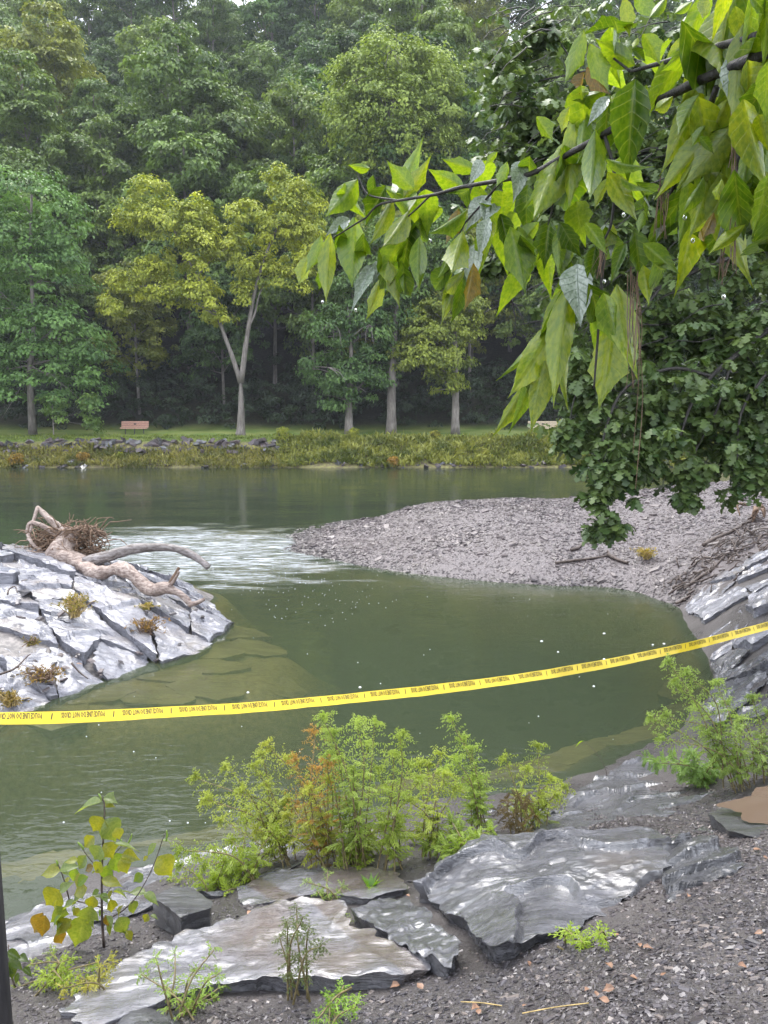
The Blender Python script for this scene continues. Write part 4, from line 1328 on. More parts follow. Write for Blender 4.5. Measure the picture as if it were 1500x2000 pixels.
M['bench_metal'] = plain_mat('dark_iron', (0.03, 0.03, 0.032), 0.5, 0.5)
M['bench_red'] = plain_mat('salmon_stained_wood', (0.42, 0.24, 0.18), 0.55, 0.4, 0.15)
M['bench_tan'] = plain_mat('pale_tan_wood', (0.46, 0.38, 0.27), 0.6, 0.4, 0.15)
bench('salmon-red slatted park bench between the blue-green and golden trees', 263, 51.0, M['bench_red'], 0.12)
bench('pale tan park bench half hidden behind the dark oak foliage', 1062, 51.0, M['bench_tan'], 0.05, 2.0)

# ------------------------------------------------------------------ haze
V, F = box((0, 60, 45), (420, 260, 96))
V[:, 2] = np.where(V[:, 2] < 40, -3.0, 100)
haze = obj('haze', V, F, None, smooth=False)
t = NT('thin_mist')
pv = t.n('VolumePrincipled')
pv.inputs['Color'].default_value = (0.86, 0.9, 1.0, 1); pv.inputs['Density'].default_value = 0.0004
t.l(pv.outputs[0], t.out.inputs[1])
haze.data.materials.append(t.m)
tag(haze, 'thin rainy mist hanging over the creek', 'mist', kind='stuff')

# ------------------------------------------------------------------ driftwood on the island
DWO = -0.45
dw = PY(150, 1110, 12.3 + DWO)
drift = thing('driftwood_log', 'bleached driftwood trunk with tangled root wad stranded on the rock island', 'driftwood', dw)


def dpath(rows, n=16):
    return resample(np.array([PY(u, v, y + DWO) for u, v, y in rows]) - dw, n)


m = MB()
m.add(*tube(dpath([(132, 1035, 12.6), (128, 1062, 12.5), (124, 1086, 12.35), (148, 1098, 12.2), (168, 1110, 12.05), (190, 1120, 11.9), (225, 1112, 11.85), (250, 1116, 11.8), (275, 1135, 11.7), (300, 1152, 11.6), (318, 1148, 11.55), (345, 1156, 11.5), (362, 1168, 11.45), (374, 1182, 11.4)], 130),
            [0.15, 0.18, 0.2, 0.16, 0.13, 0.10, 0.085, 0.095, 0.1, 0.075, 0.09, 0.06, 0.048, 0.04], 22, 0.42, 3))
m.build('trunk', M['drift'], drift)
for rows, rd, mt in (([(165, 1100, 12.1), (205, 1088, 12.15), (245, 1076, 12.2), (270, 1071, 12.25), (320, 1069, 12.3), (352, 1074, 12.3), (385, 1090, 12.25), (408, 1108, 12.2)], [0.10, 0.085, 0.08, 0.06, 0.06, 0.05], 'drift_grey'),
                     ([(325, 1148, 11.55), (336, 1132, 11.6), (350, 1108, 11.65)], [0.035, 0.02], 'root'),
                     ([(326, 1150, 11.5), (340, 1134, 11.5), (350, 1116, 11.5)], [0.03, 0.018], 'drift'),
                     ([(370, 1181, 11.4), (386, 1177, 11.4), (400, 1170, 11.42)], [0.04, 0.025], 'drift'),
                     ([(138, 1090, 12.3), (134, 1108, 12.15), (131, 1122, 12.1)], [0.05, 0.02], 'drift')):
    obj('branch', *tube(dpath(rows, 24), rd, 10, 0.14, 5), M[mt], drift)
rd_ = np.random.default_rng(9)
for rows, rr in (([(132, 1048, 12.5), (110, 1028, 12.6), (90, 1008, 12.7), (72, 990, 12.75)], [0.07, 0.035]), ([(73, 992, 12.7), (66, 1015, 12.6), (58, 1042, 12.5), (54, 1056, 12.5)], [0.03, 0.02]),
                 ([(120, 1050, 12.5), (95, 1034, 12.5), (75, 1024, 12.5), (58, 1022, 12.55), (52, 1040, 12.5)], [0.05, 0.025]), ([(54, 1044, 12.5), (62, 1060, 12.4), (75, 1072, 12.4), (84, 1078, 12.4)], [0.03, 0.02]),
                 ([(128, 1070, 12.4), (100, 1082, 12.4), (75, 1080, 12.35), (52, 1076, 12.3)], [0.05, 0.015]), ([(122, 1080, 12.35), (105, 1090, 12.3), (85, 1096, 12.3), (74, 1098, 12.3)], [0.045, 0.015]),
                 ([(128, 1040, 12.6), (150, 1037, 12.6), (168, 1034, 12.6)], [0.03, 0.012]), ([(112, 1020, 12.6), (120, 1034, 12.5), (106, 1060, 12.45)], [0.02, 0.012]),
                 ([(90, 1008, 12.7), (105, 1018, 12.6), (128, 1040, 12.55)], [0.03, 0.03]), ([(105, 1045, 12.6), (104, 1066, 12.5), (106, 1085, 12.4)], [0.025, 0.012])):
    obj('root', *tube(dpath(rows, 14), rr, 8, 0.18, 6), M['drift'], drift)
m = MB()
for k in range(620):                       # matted rootlets and grass caught in the root wad
    u = rd_.uniform(95, 195) if k % 3 else rd_.uniform(58, 125)
    v = rd_.uniform(1028, 1092) if k % 3 else rd_.uniform(1040, 1100) + max(0, u - 150) * 0.35
    a = PY(u, v, rd_.uniform(12.4, 12.8) + DWO) - dw
    e = a + rd_.normal(0, 1, 3) * [0.22, 0.12, 0.13] + [0.03, 0, -0.03]
    m.add(*tube(limb_path(a, e, rd_, 6, 0.1, 0.15), [0.012, 0.005], 4))
m.build('rootlets', M['root'], drift)['kind'] = 'stuff'


# dry tufts on the island and the bar
def tuft(label, p, h, w, n, mat, seed, lean=(0, 0)):
    r = np.random.default_rng(seed)
    root = thing('dry_tuft', label, 'dry plant', p, 'dry tufts caught on the rocks')
    m = MB()
    for k in range(n):
        e = np.array([r.normal(0, w * 0.55) + lean[0], r.normal(0, w * 0.4) + lean[1], h * r.uniform(0.35, 1)])
        m.add(*tube(limb_path(r.normal(0, 0.03, 3) * [1, 1, 0], e, r, 5, 0.12, 0.1), [0.006, 0.003], 4, cap=False), a=r.random())
    m.build('stalks', M[mat], root)['kind'] = 'stuff'
    P = np.concatenate([x[-4:] for x in m.V]); k = len(P)
    P = P[r.random(k) < 0.8]; k = len(P)
    V, F = leaf_quads(P - [0, 0, 0.02], unit(r.normal(0, 1, (k, 3))), unit(r.normal(0, 1, (k, 3))), np.full(k, 0.045), np.full(k, 0.018), r)
    o = obj('seed_heads', V, F, M['leaf_bank'], root, False, {'rnd': np.repeat(r.random(k), 4)})
    o['kind'] = 'stuff'
    return o


def isl(u, v):
    for z in np.linspace(1.0, 0.0, 200):
        p = PZ(u, v, z)
        if HI(p[None, :2])[0] + 0.03 >= z:
            return np.array([p[0], p[1], z])
    return PZ(u, v, 0)


for u, v, h, w, n, mt, col, lab in ((147, 1205, 0.32, 0.22, 90, 'straw', (1.3, 1.05, 0.5), 'yellow feathery dry tuft below the driftwood trunk'), (287, 1240, 0.26, 0.22, 80, 'root', (1.3, 0.75, 0.55), 'reddish dry tuft on the island near the water'),
                                    (84, 1330, 0.16, 0.24, 80, 'root', (1.2, 0.75, 0.5), 'flattened brown tuft on the lower island slab'), (20, 1378, 0.18, 0.16, 60, 'straw', (1.0, 0.7, 0.4), 'brown straw tuft at the left water edge of the island'),
                                    (62, 1260, 0.1, 0.1, 30, 'root', (0.9, 0.7, 0.5), 'small brown tuft wedged in an island crack'), (285, 1190, 0.09, 0.12, 40, 'straw', (1.2, 1.0, 0.5), 'tiny mossy tuft near the tip of the driftwood')):
    tuft(lab, isl(u, v), h, w, n, mt, int(u + v)).color = (*col, 1)
p = on_ground(1262, 1092)
tuft('pale straw tuft lying on the gravel bar', p, 0.22, 0.2, 90, 'straw', 77).color = (1.7, 1.3, 0.6, 1)
# twigs stranded on the island
for rows, lab in (([(0, 1322, .36), (30, 1310, .36), (52, 1288, .4), (60, 1282, .42)], 'forked brown twig lying on the pale left slab of the island'), ([(140, 1300, .3), (156, 1318, .28), (172, 1330, .27)], 'short straight twig by the orange leaf on the island'),
                  ([(15, 1165, .75), (18, 1155, .8), (30, 1150, .82), (34, 1162, .76)], 'small bent twig on the upper left of the island')):
    pts = np.array([isl(u, v) + [0, 0, 0.03] for u, v, z in rows])
    tag(obj('twig', *tube(resample(pts, 12), [0.014, 0.007], 6, 0.1), M['stick'], origin=pts[0]), lab, 'twig', 'twigs stranded on the island')

# ------------------------------------------------------------------ sticks on the bar, flood wrack on the right bank
for rows, rd, lab in (([(1115, 1077), (1130, 1072), (1140, 1062), (1152, 1058), (1168, 1062)], 0.035, 'short crooked stick on the gravel bar below the hanging oak leaves'),
                      ([(1085, 1102), (1120, 1097), (1160, 1092), (1190, 1086), (1186, 1078)], 0.03, 'long thin stick lying across the lower gravel bar'),
                      ([(1187, 1086), (1205, 1096), (1226, 1103)], 0.045, 'stub of pale branch at the end of the long thin stick'),
                      ([(1374, 1068), (1392, 1057), (1430, 1040), (1470, 1018), (1478, 1013)], 0.04, 'long dark branch slanting up the bank above the root tangle'),
                      ([(1336, 1152), (1362, 1134), (1392, 1112), (1412, 1092)], 0.035, 'dark stick slanting down the flood wrack to the water'),
                      ([(1320, 1182), (1334, 1174), (1348, 1166)], 0.03, 'small stick at the foot of the flood wrack'),
                      ([(1376, 1090), (1392, 1092), (1406, 1094)], 0.022, 'pale short stick in the middle of the flood wrack')):
    pts = np.array([on_ground(u, v) + [0, 0, rd * 0.8] for u, v in rows])
    tag(obj('stick', *tube(resample(pts, 16), [rd, rd * 0.6], 8, 0.15, 3), M['stick'], origin=pts[0]), lab, 'stick', 'sticks on the gravel bar')
wr = np.random.default_rng(31)
p0 = on_ground(1400, 1090)
m = MB()
for k in range(150):
    t_ = wr.random() ** 0.8
    u = 1300 + 190 * t_ + wr.normal(0, 14); v = 1160 - 120 * t_ + wr.normal(0, 14 + 14 * t_)
    a = on_ground(u, v) + [0, 0, wr.uniform(0.01, 0.09)]
    ang = wr.normal(0.55, 0.55); L = wr.uniform(0.15, 0.6)
    e = a + np.array([math.cos(ang) * L, math.sin(ang) * L * 0.8, wr.uniform(-0.04, 0.16)])
    m.add(*tube(limb_path(a - p0, e - p0, wr, 6, 0.06, 0.12), [wr.uniform(0.007, 0.022), 0.005], 5))
tag(obj('flood_wrack', np.concatenate(m.V), [np.concatenate([f for f in m.F if f.shape[1] == 4]), np.concatenate([f for f in m.F if f.shape[1] == 3])], M['stick'], origin=None), 'tangle of drifted twigs and roots washed against the right bank', 'wrack', kind='stuff').location = p0
rw = thing('exposed_roots', 'exposed brown tree roots overhanging the right bank', 'roots', on_ground(1490, 1040))
pr = np.array(rw.location)
for k in range(12):
    a = on_ground(1470 + wr.uniform(-15, 60), 1015 + wr.uniform(-8, 20)) + [0, 0, 0.25]
    e = a + np.array([wr.uniform(-0.45, 0.1), wr.uniform(-0.5, -0.1), wr.uniform(-0.5, -0.2)])
    obj('root', *tube(limb_path(a - pr, e - pr, wr, 9, 0.12, 0.1), [0.04, 0.012], 6, 0.1), M['root'], rw)
p = on_ground(1450, 1072)

# ------------------------------------------------------------------ barrier tape
A2, B2 = np.array([-0.5 * 3.5 / 1.0, 3.5]), np.array([0.5 * 6.4, 6.4])
nrm2 = np.array([-(B2 - A2)[1], (B2 - A2)[0]])


def on_plane(u, v):
    d = ray(u, v)
    t_ = (A2 @ nrm2) / (d[:2] @ nrm2)
    return np.array([0, 0, CAM_Z]) + d * t_


tp = np.array([on_plane(u, v) for u, v in ((-500, 1398), (0, 1404), (250, 1396), (450, 1384), (640, 1368), (820, 1350), (1000, 1326), (1150, 1302), (1300, 1272), (1420, 1244), (1500, 1222), (1750, 1140))])
s_ = np.concatenate([[0], np.cumsum(np.linalg.norm(np.diff(tp, axis=0), axis=1))])
sf = np.linspace(0, s_[-1], 420)
tx = np.column_stack([np.interp(sf, s_, tp[:, 0]), np.interp(sf, s_, tp[:, 1]), np.polyval(np.polyfit(s_, tp[:, 2], 5), sf)])
tx[:, 2] += 0.004 * noise(np.column_stack([sf, sf * 0]), 1.7, 8) + 0.0015 * noise(np.column_stack([sf, sf * 0]), 9, 9)
T_ = unit(np.gradient(tx, axis=0))
side = unit(np.column_stack([T_[:, 1], -T_[:, 0], np.zeros(len(T_))]))       # horizontal, towards the viewer
upv = np.cross(side, T_); upv *= np.sign(upv[:, 2:3])
frac = np.clip((tx[:, 0] + 1.75) / 4.95, -0.5, 1.4)
tw = np.interp(frac, [-0.5, 0, 0.5, 0.85, 1.4], [1.05, 0.98, 0.75, 0.35, 0.2]) + 0.05 * np.sin(sf * 5) + 0.16 * noise(np.column_stack([sf, sf * 0]), 2.6, 3) + 0.08 * noise(np.column_stack([sf, sf * 0]), 11, 5)     # lean of the band away from upright
wv = upv * np.cos(tw)[:, None] - side * np.sin(tw)[:, None]                 # the upper edge leans away from the viewer
nv = np.cross(T_, wv)
TW = 0.066


def tape_pt(s, w):
    """s metres along, w from 0 lower edge to 1 upper edge"""
    k = np.clip(np.interp(s, sf, np.arange(len(sf))), 0, len(sf) - 1.001)
    i = k.astype(int); f = (k - i)[:, None]
    P = tx[i] * (1 - f) + tx[i + 1] * f; Wv = wv[i] * (1 - f) + wv[i + 1] * f; Nv = nv[i] * (1 - f) + nv[i + 1] * f
    return P + Wv * ((w - 0.5) * TW)[:, None], Nv


rows_ = []
for w in np.linspace(0, 1, 5):
    P, Nv = tape_pt(sf, np.full(len(sf), w))
    rows_.append(P + Nv * (0.010 * (abs(w - 0.5) * 2) ** 2)[None] if False else P)
n = len(sf)
Vt = np.concatenate(rows_)
k, j = np.meshgrid(np.arange(4), np.arange(n - 1), indexing='ij')
Ft = np.stack([k * n + j, k * n + j + 1, (k + 1) * n + j + 1, (k + 1) * n + j], -1).reshape(-1, 4)
t = NT('yellow_tape')
n1 = t.noise(t.pos(), 9, 4)
M['tape'] = t.done(t.principled(t.mix(n1, (0.5, 0.36, 0.004), (0.62, 0.47, 0.01)), 0.3, 0.5, t.bump(n1, 0.2, 0.01)))
M['tape_ink'] = plain_mat('tape_ink', (0.03, 0.022, 0.008), 0.5, 0.4)
tape = tag(obj('barrier_tape', Vt, Ft, M['tape'], origin=tx[n // 2]), 'yellow police barrier tape with black lettering strung across the creek bank', 'tape')
fc = bpy.data.curves.new('lettering_source', 'FONT'); fc.body = 'POLICE LINE DO NOT CROSS'; fc.size = 1.0; fc.offset = 0.025; fc.resolution_u = 1
fo = bpy.data.objects.new('lettering_source', fc); COL.objects.link(fo)
dg = bpy.context.evaluated_depsgraph_get()
tm = fo.evaluated_get(dg).to_mesh()
tv = np.array([v.co[:] for v in tm.vertices]); tf = [list(p_.vertices) for p_ in tm.polygons]
fo.evaluated_get(dg).to_mesh_clear()
bpy.data.objects.remove(fo)
tri = np.array([[f[0], f[i], f[i + 1]] for f in tf for i in range(1, len(f) - 1)])
tv[:, 0] -= tv[:, 0].min(); tv[:, 0] /= tv[:, 0].max(); tv[:, 1] -= tv[:, 1].min(); tv[:, 1] /= tv[:, 1].max()
m = MB()
s0 = np.interp(-1.62, tx[:, 0], sf) % 0.293
sep = np.array([[0, 0], [0.06, 0], [0.12, 1], [0.06, 1]])
cur = s0 - 0.293
while cur < sf[-1] - 0.3:
    if cur > 0.02:
        # the lettering hangs upside down
        P, Nv = tape_pt(cur + 0.045 + (1 - tv[:, 0]) * 0.205, 0.92 - tv[:, 1] * 0.5)
        sgn = np.sign((Nv * (np.array([0, 0, CAM_Z]) - P)).sum(-1, keepdims=True))
        m.add(P + Nv * sgn * 0.0012, tri)
        P, Nv = tape_pt(cur - 0.004 + sep[:, 0] * 0.09, 0.35 + sep[:, 1] * 0.5)
        sgn = np.sign((Nv * (np.array([0, 0, CAM_Z]) - P)).sum(-1, keepdims=True))
        m.add(P + Nv * sgn * 0.0012, np.array([[0, 1, 2, 3]]))
    cur += 0.293
lt = m.build('lettering', M['tape_ink'], None, False)
lt['kind'] = 'stuff'; lt.parent = tape; lt.location = -tx[n // 2]

# dark timber post at the left edge
px = PY(3, 1760, 2.3)
V, F = tube(np.array([[px[0] - 0.055, 2.3, hz(px[0], 2.3) - 0.3], [px[0] - 0.055, 2.3, 1.2], [px[0] - 0.058, 2.3, PY(3, 1538, 2.3)[2]]]), 0.058, 14, 0.04)
pp = thing('timber_post', 'dark upright timber post cut off by the left edge', 'post', (px[0] - 0.055, 2.3, hz(px[0], 2.3)))
obj('shaft', V - np.array(pp.location), F, M['post'], pp)

# ------------------------------------------------------------------ oak on the right
def lobed_leaf():
    t_ = np.array([0, .2, .34, .52, .64, .82, 1.0])
    w_ = np.array([.03, .22, .09, .40, .14, .30, 0.0])
    V = [[0, 0, 0]] + [[a, b, 0.10 * b - 0.25 * a * a] for a, b in zip(t_[1:-1], w_[1:-1])] + [[1, 0, -0.25]] + [[a, -b, 0.10 * b - 0.25 * a * a] for a, b in zip(t_[1:-1][::-1], w_[1:-1][::-1])]
    mid = [[a, 0, -0.25 * a * a] for a in t_[1:-1]]
    V = np.array(V + mid)
    k = len(t_) - 2
    tris = []
    L_ = lambda i: i                    # 1..k left
    R_ = lambda i: 2 * k + 2 - i        # right
    Mi = lambda i: 2 * k + 1 + i        # mid 1..k
    tris += [[0, Mi(1), L_(1)], [0, R_(1), Mi(1)]]
    for i in range(1, k):
        tris += [[L_(i), Mi(i), L_(i + 1)], [Mi(i), Mi(i + 1), L_(i + 1)], [Mi(i), R_(i), R_(i + 1)], [Mi(i), R_(i + 1), Mi(i + 1)]]
    tris += [[L_(k), Mi(k), k + 1], [Mi(k), R_(k), k + 1]]
    return V, np.array(tris)


LV, LF = lobed_leaf()


def stamp(V0, F0, P, D, N, L, A):
    S = unit(np.cross(N, D)); N = np.cross(D, S)
    W = P[:, None] + L[:, None, None] * (V0[None, :, 0:1] * D[:, None] + V0[None, :, 1:2] * S[:, None] + V0[None, :, 2:3] * N[:, None])
    F = (F0[None] + len(V0) * np.arange(len(P))[:, None, None]).reshape(-1, F0.shape[1])
    return W.reshape(-1, 3), F, np.repeat(A, len(V0))


ro = np.random.default_rng(17)
ob = np.array([7.3, 10.2, hz(7.3, 10.2) - 0.1])
oak = thing('oak_tree', 'dark green oak whose lobed foliage hangs over the gravel bar from the right', 'tree', ob)
tr_ = resample(np.array([[0, 0, 0], [0.05, 0, 2], [-0.1, 0.1, 5], [0.1, 0.2, 8], [0.1, 0.1, 11]]), 20)
obj('trunk', *tube(tr_, [0.42, 0.3, 0.27, 0.2, 0.1], 14, 0.1, 2), M['bark_dark'], oak)
limb_rows = [([(1770, 560, 10.2), (1600, 590, 10), (1500, 645, 9.6), (1430, 700, 9.4), (1390, 735, 9.3), (1350, 790, 9.2), (1330, 850, 9.1)], 0.07),
             ([(1770, 300, 10.2), (1600, 380, 10), (1480, 480, 9.8), (1380, 520, 9.8), (1290, 560, 9.8), (1180, 600, 10)], 0.06),
             ([(1770, 150, 10.3), (1560, 200, 10.3), (1400, 260, 10.3), (1250, 300, 10.5), (1120, 330, 10.6), (1020, 380, 10.8), (980, 470, 10.8)], 0.06),
             ([(1770, -50, 10.3), (1500, 40, 10.5), (1300, 110, 10.6), (1140, 140, 10.8), (1040, 160, 10.9)], 0.05),
             ([(1130, 140, 10.8), (1105, 100, 10.8), (1080, 60, 10.8)], 0.02), ([(1390, 735, 9.3), (1310, 720, 9.4), (1220, 760, 9.3), (1180, 850, 9.1), (1180, 930, 9), (1190, 1000, 9)], 0.035),
             ([(1430, 700, 9.4), (1400, 800, 9.3), (1350, 900, 9.2), (1343, 980, 9.1)], 0.03), ([(1600, 590, 10), (1520, 700, 9.4), (1450, 800, 9.2), (1440, 900, 9.1)], 0.045),
             ([(1290, 560, 9.8), (1200, 680, 9.6), (1130, 760, 9.5), (1110, 840, 9.4)], 0.03)]
for rows, rd in limb_rows:
    p = resample(np.array([PY(u, v, y) for u, v, y in rows]) - ob, 24)
    obj('limb', *tube(p, [rd * 0.7, rd * 0.2], 8, 0.1, 7), M['bark_dark'], oak)
ol = [(1300, 800, 170, 100, 9.6, 3.2), (1230, 890, 90, 70, 9.3, 2.2), (1180, 915, 46, 55, 9.0, 1.0), (1165, 960, 22, 34, 9.0, .5), (1200, 1025, 16, 12, 9.0, .22), (1165, 1030, 12, 10, 9.0, .16), (1345, 925, 24, 34, 9.1, .5), (1342, 968, 14, 18, 9.1, .25),
      (1440, 870, 70, 70, 9.4, 1.8), (1470, 920, 34, 24, 9.2, .6), (1410, 640, 120, 110, 10.2, 3.2), (1260, 640, 110, 90, 10.2, 2.6), (1130, 760, 60, 80, 9.6, 1.6), (1120, 850, 36, 36, 9.4, .8), (1090, 660, 50, 60, 10.2, 1.0),
      (1000, 590, 62, 60, 10.8, 1.5), (960, 520, 40, 44, 10.9, .8), (1060, 500, 80, 70, 10.6, 1.8), (1000, 420, 60, 50, 10.8, 1.0), (1090, 390, 90, 60, 10.8, 1.7), (1010, 300, 60, 46, 11, 1.1), (1080, 250, 90, 60, 11, 1.7),
      (1020, 190, 70, 46, 11, 1.2), (1000, 110, 60, 40, 11, .9), (1060, 60, 46, 34, 11, .5), (1170, 190, 70, 50, 11, 1.2), (1200, 330, 90, 80, 10.6, 1.8), (1330, 300, 110, 90, 10.6, 2.0), (1330, 430, 110, 80, 10.4, 2.2), (1450, 430, 90, 110, 10.4, 2.2),
      (1450, 200, 110, 110, 10.8, 2.0), (1300, 130, 110, 70, 10.9, 1.2), (1480, 760, 90, 110, 9.6, 2.6), (1620, 700, 120, 220, 10, 2.5), (1620, 350, 120, 220, 10.4, 2.5), (1200, 500, 80, 80, 10.4, 1.6), (1560, 900, 80, 60, 9.6, 1)]
P, D, N, Lf, A = [], [], [], [], []
for u, v, ru, rv, y, wt in ol:
    k = int(wt * 105)
    c = PY(u, v, y); s = y / 1500
    q_ = unit(ro.normal(0, 1, (k, 3))) * np.clip(np.abs(ro.normal(0, 0.75, (k, 1))), 0, 1.7) * [ru * s, 0.75 * max(ru, rv) * s, rv * s] + c
    per = 7
    az = ro.uniform(0, 2 * PI, (k, 1)) + np.arange(per)[None] * 2 * PI / per + ro.normal(0, 0.25, (k, per))
    dip = ro.normal(-0.55, 0.35, (k, per))
    d = np.stack([np.cos(az) * np.cos(dip), np.sin(az) * np.cos(dip), np.sin(dip)], -1).reshape(-1, 3)
    nn = unit(np.array([0, 0, 1.0]) + 0.5 * d * [1, 1, 0] + ro.normal(0, 0.35, (k * per, 3)))
    P.append(np.repeat(q_, per, 0) + d * 0.02); D.append(d); N.append(unit(nn - d * (nn * d).sum(-1, keepdims=True)))
    Lf.append(ro.uniform(0.09, 0.19, k * per)); A.append(np.clip(np.repeat(ro.normal(0.4, 0.2, k), per) + ro.normal(0, 0.15, k * per), 0, 1))
k = 520                                    # loose outer sprays between the masses
uu = ro.uniform(935, 1520, k); vv_ = ro.uniform(0, 900, k); yy_ = ro.uniform(9.4, 11, k)
ok_ = (uu - 935) > np.clip((vv_ - 560) * 0.75, 0, 400)
q_ = np.array([PY(a_, b_, c_) for a_, b_, c_ in zip(uu[ok_], vv_[ok_], yy_[ok_])]); k = len(q_)
az = ro.uniform(0, 2 * PI, (k, 1)) + np.arange(6)[None] * 1.05 + ro.normal(0, 0.25, (k, 6)); dip = ro.normal(-0.5, 0.4, (k, 6))
d = np.stack([np.cos(az) * np.cos(dip), np.sin(az) * np.cos(dip), np.sin(dip)], -1).reshape(-1, 3)
nn = unit(np.array([0, 0, 1.0]) + 0.5 * d * [1, 1, 0] + ro.normal(0, 0.35, (k * 6, 3)))
P.append(np.repeat(q_, 6, 0) + d * 0.02); D.append(d); N.append(unit(nn - d * (nn * d).sum(-1, keepdims=True))); Lf.append(ro.uniform(0.07, 0.17, k * 6)); A.append(np.clip(ro.normal(0.55, 0.2, k * 6), 0, 1))
P, D, N, Lf, A = (np.concatenate(x_) for x_ in (P, D, N, Lf, A))
# the crown stays open over the pale bench and thins out towards its upper left
edge = 2.2 + 0.45 * noise(P, 2.3, 5) + 0.2 * noise(P, 6, 8)
kp = ~((P[:, 0] < edge) & (P[:, 2] < 5.2)) & ~((P[:, 0] < 3.0) & (P[:, 2] > 7.4) & (noise(P, 2.2, 5) < 0.05))
P, D, N, Lf, A = P[kp], D[kp], N[kp], Lf[kp], A[kp]
V, F, A = stamp(LV, LF, P, D, N, Lf, A)
o = obj('crown', V - ob, F, M['leaf_oak'], oak, False, {'rnd': A}); o.color = (1, 1, 1, 1)
m = MB()
for u, v, ru, rv, y, wt in ol:             # twigs inside the foliage
    c = PY(u, v, y); s = y / 1500
    for k in range(int(4 + wt * 3)):
        e = c + unit(ro.normal(0, 1, 3)) * [ru * s, ru * s * .7, rv * s] * 0.9
        m.add(*tube(limb_path(c - ob, e - ob, ro, 6, 0.05, 0.08), [0.012, 0.004], 4, cap=False))
for a_ in q_[::2]:
    m.add(*tube(limb_path(a_ - ob, a_ - ob + [ro.uniform(0.2, 0.6), ro.uniform(-.1, .2), ro.uniform(0.05, 0.35)], ro, 5, 0.05, 0.06), [0.004, 0.009], 4, cap=False))
m.build('twigs', M['bark_dark'], oak)['kind'] = 'stuff'

# ------------------------------------------------------------------ maple branch hanging in front
def leaflet(seed, wid=0.56, nst=26, nc=9):
    r = np.random.default_rng(seed)
    s = np.linspace(0, 1, nst)
    w = np.interp(s, [0, .06, .16, .3, .42, .55, .68, .8, .9, 1], [.03, .35, .78, 1.0, .98, .84, .58, .28, .11, .0])
    tooth = (s * 9.0) % 1.0
    w = w * (1 + 0.10 * (tooth - 0.5) * (s > 0.3)) * (1 + 0.05 * r.normal())
    if seed % 3 == 0:
        w = w * (1 + 0.35 * np.exp(-((s - 0.52) / 0.07) ** 2))
    c = np.linspace(-1, 1, nc)
    S, C = np.meshgrid(s, c, indexing='ij')
    Wd = w[:, None] * wid * 0.5
    curl = r.uniform(0.12, 0.5); fold = r.uniform(0.25, 0.95); twist = r.normal(0, 0.5)
    x = S + 0.06 * np.abs(C) * w[:, None] * 0.3
    y = C * Wd
    z = -curl * S ** 2 + fold * np.abs(C) * Wd - 0.006 * np.cos((S - np.abs(C) * 0.16) * 8 * 2 * PI) * (np.abs(C) > 0.05) + twist * y * S
    z = z + 0.015 * noise(np.stack([S, C, S * 0], -1).reshape(-1, 3), 3.1, seed).reshape(S.shape)
    V = np.stack([x, y, z], -1).reshape(-1, 3)
    i, j = np.meshgrid(np.arange(nst - 1), np.arange(nc - 1), indexing='ij')
    F = np.stack([i * nc + j, (i + 1) * nc + j, (i + 1) * nc + j + 1, i * nc + j + 1], -1).reshape(-1, 4)
    return V, F, {'la': S.ravel(), 'lb': C.ravel()}


LEAF = [make_mesh('leaf', *leaflet(k)[:2], M['boxelder'], True, leaflet(k)[2]) for k in range(8)]
rb = np.random.default_rng(23)


def ydepth(u):
    return 1.62 - 0.72 * (u - 600) / 900


mt_base = np.array([2.6, 1.2, hz(2.6, 1.2)])
maple = thing('maple_tree', 'maple whose wet yellow-green leaves hang across the upper right close by', 'tree', mt_base)
mtk = resample(np.array([[0, 0, -0.1], [0, 0, 1.5], [-0.1, 0, 3.2], [-0.3, 0, 5]]), 16)
obj('trunk', *tube(mtk, [0.16, 0.12, 0.1, 0.06], 12, 0.1, 4), M['bark'], maple)


def twig(rows, r0_, r1_, nm='twig', mat='bark_dark', n=22):
    p = resample(np.array([PY(u, v, ydepth(u) + dy) for u, v, dy in rows]) - mt_base, n)
    return obj(nm, *tube(p, [r0_, r1_], 7, 0.08, 2), M[mat], maple)


p = resample(np.vstack([mtk[9] + mt_base, PY(1900, 20, 0.95), PY(1600, 60, 0.95), PY(1480, 110, ydepth(1480)), PY(1360, 160, ydepth(1360))]) - mt_base, 20)
obj('limb', *tube(p, [0.010, 0.0058], 8, 0.06), M['bark_dark'], maple)
twig([(1360, 160, 0), (1300, 190, 0), (1268, 206, 0), (1180, 262, 0), (1090, 312, 0), (1040, 338, 0), (980, 352, 0), (900, 366, 0), (850, 380, 0), (790, 390, 0), (740, 400, 0), (715, 425, 0)], 0.0062, 0.0018, n=40)
twig([(1480, 70, 0), (1385, 96, 0), (1310, 118, 0), (1260, 132, 0), (1232, 140, 0)], 0.005, 0.002)
twig([(1232, 140, 0), (1200, 115, 0), (1165, 90, 0)], 0.002, 0.001)
twig([(1400, 170, 0), (1375, 240, .02), (1345, 310, .02), (1312, 372, .02), (1295, 420, .02)], 0.004, 0.002)
twig([(1460, 110, 0), (1450, 220, 0), (1440, 330, 0), (1425, 440, 0)], 0.004, 0.0015)
twig([(1180, 262, 0), (1200, 340, 0), (1195, 430, 0), (1180, 470, 0)], 0.003, 0.0015)
twig([(1180, 470, .01), (1172, 600, .01), (1160, 760, .01)], 0.003, 0.0015)
twig([(980, 352, 0), (940, 400, 0), (905, 440, 0), (895, 470, 0)], 0.0025, 0.001)
twig([(1090, 312, 0), (1080, 400, 0), (1070, 440, 0)], 0.0025, 0.001)
twig([(840, 382, 0), (800, 420, 0), (770, 440, 0)], 0.002, 0.001)
twig([(780, 392, 0), (720, 380, 0), (700, 345, 0), (695, 330, 0)], 0.002, 0.001)
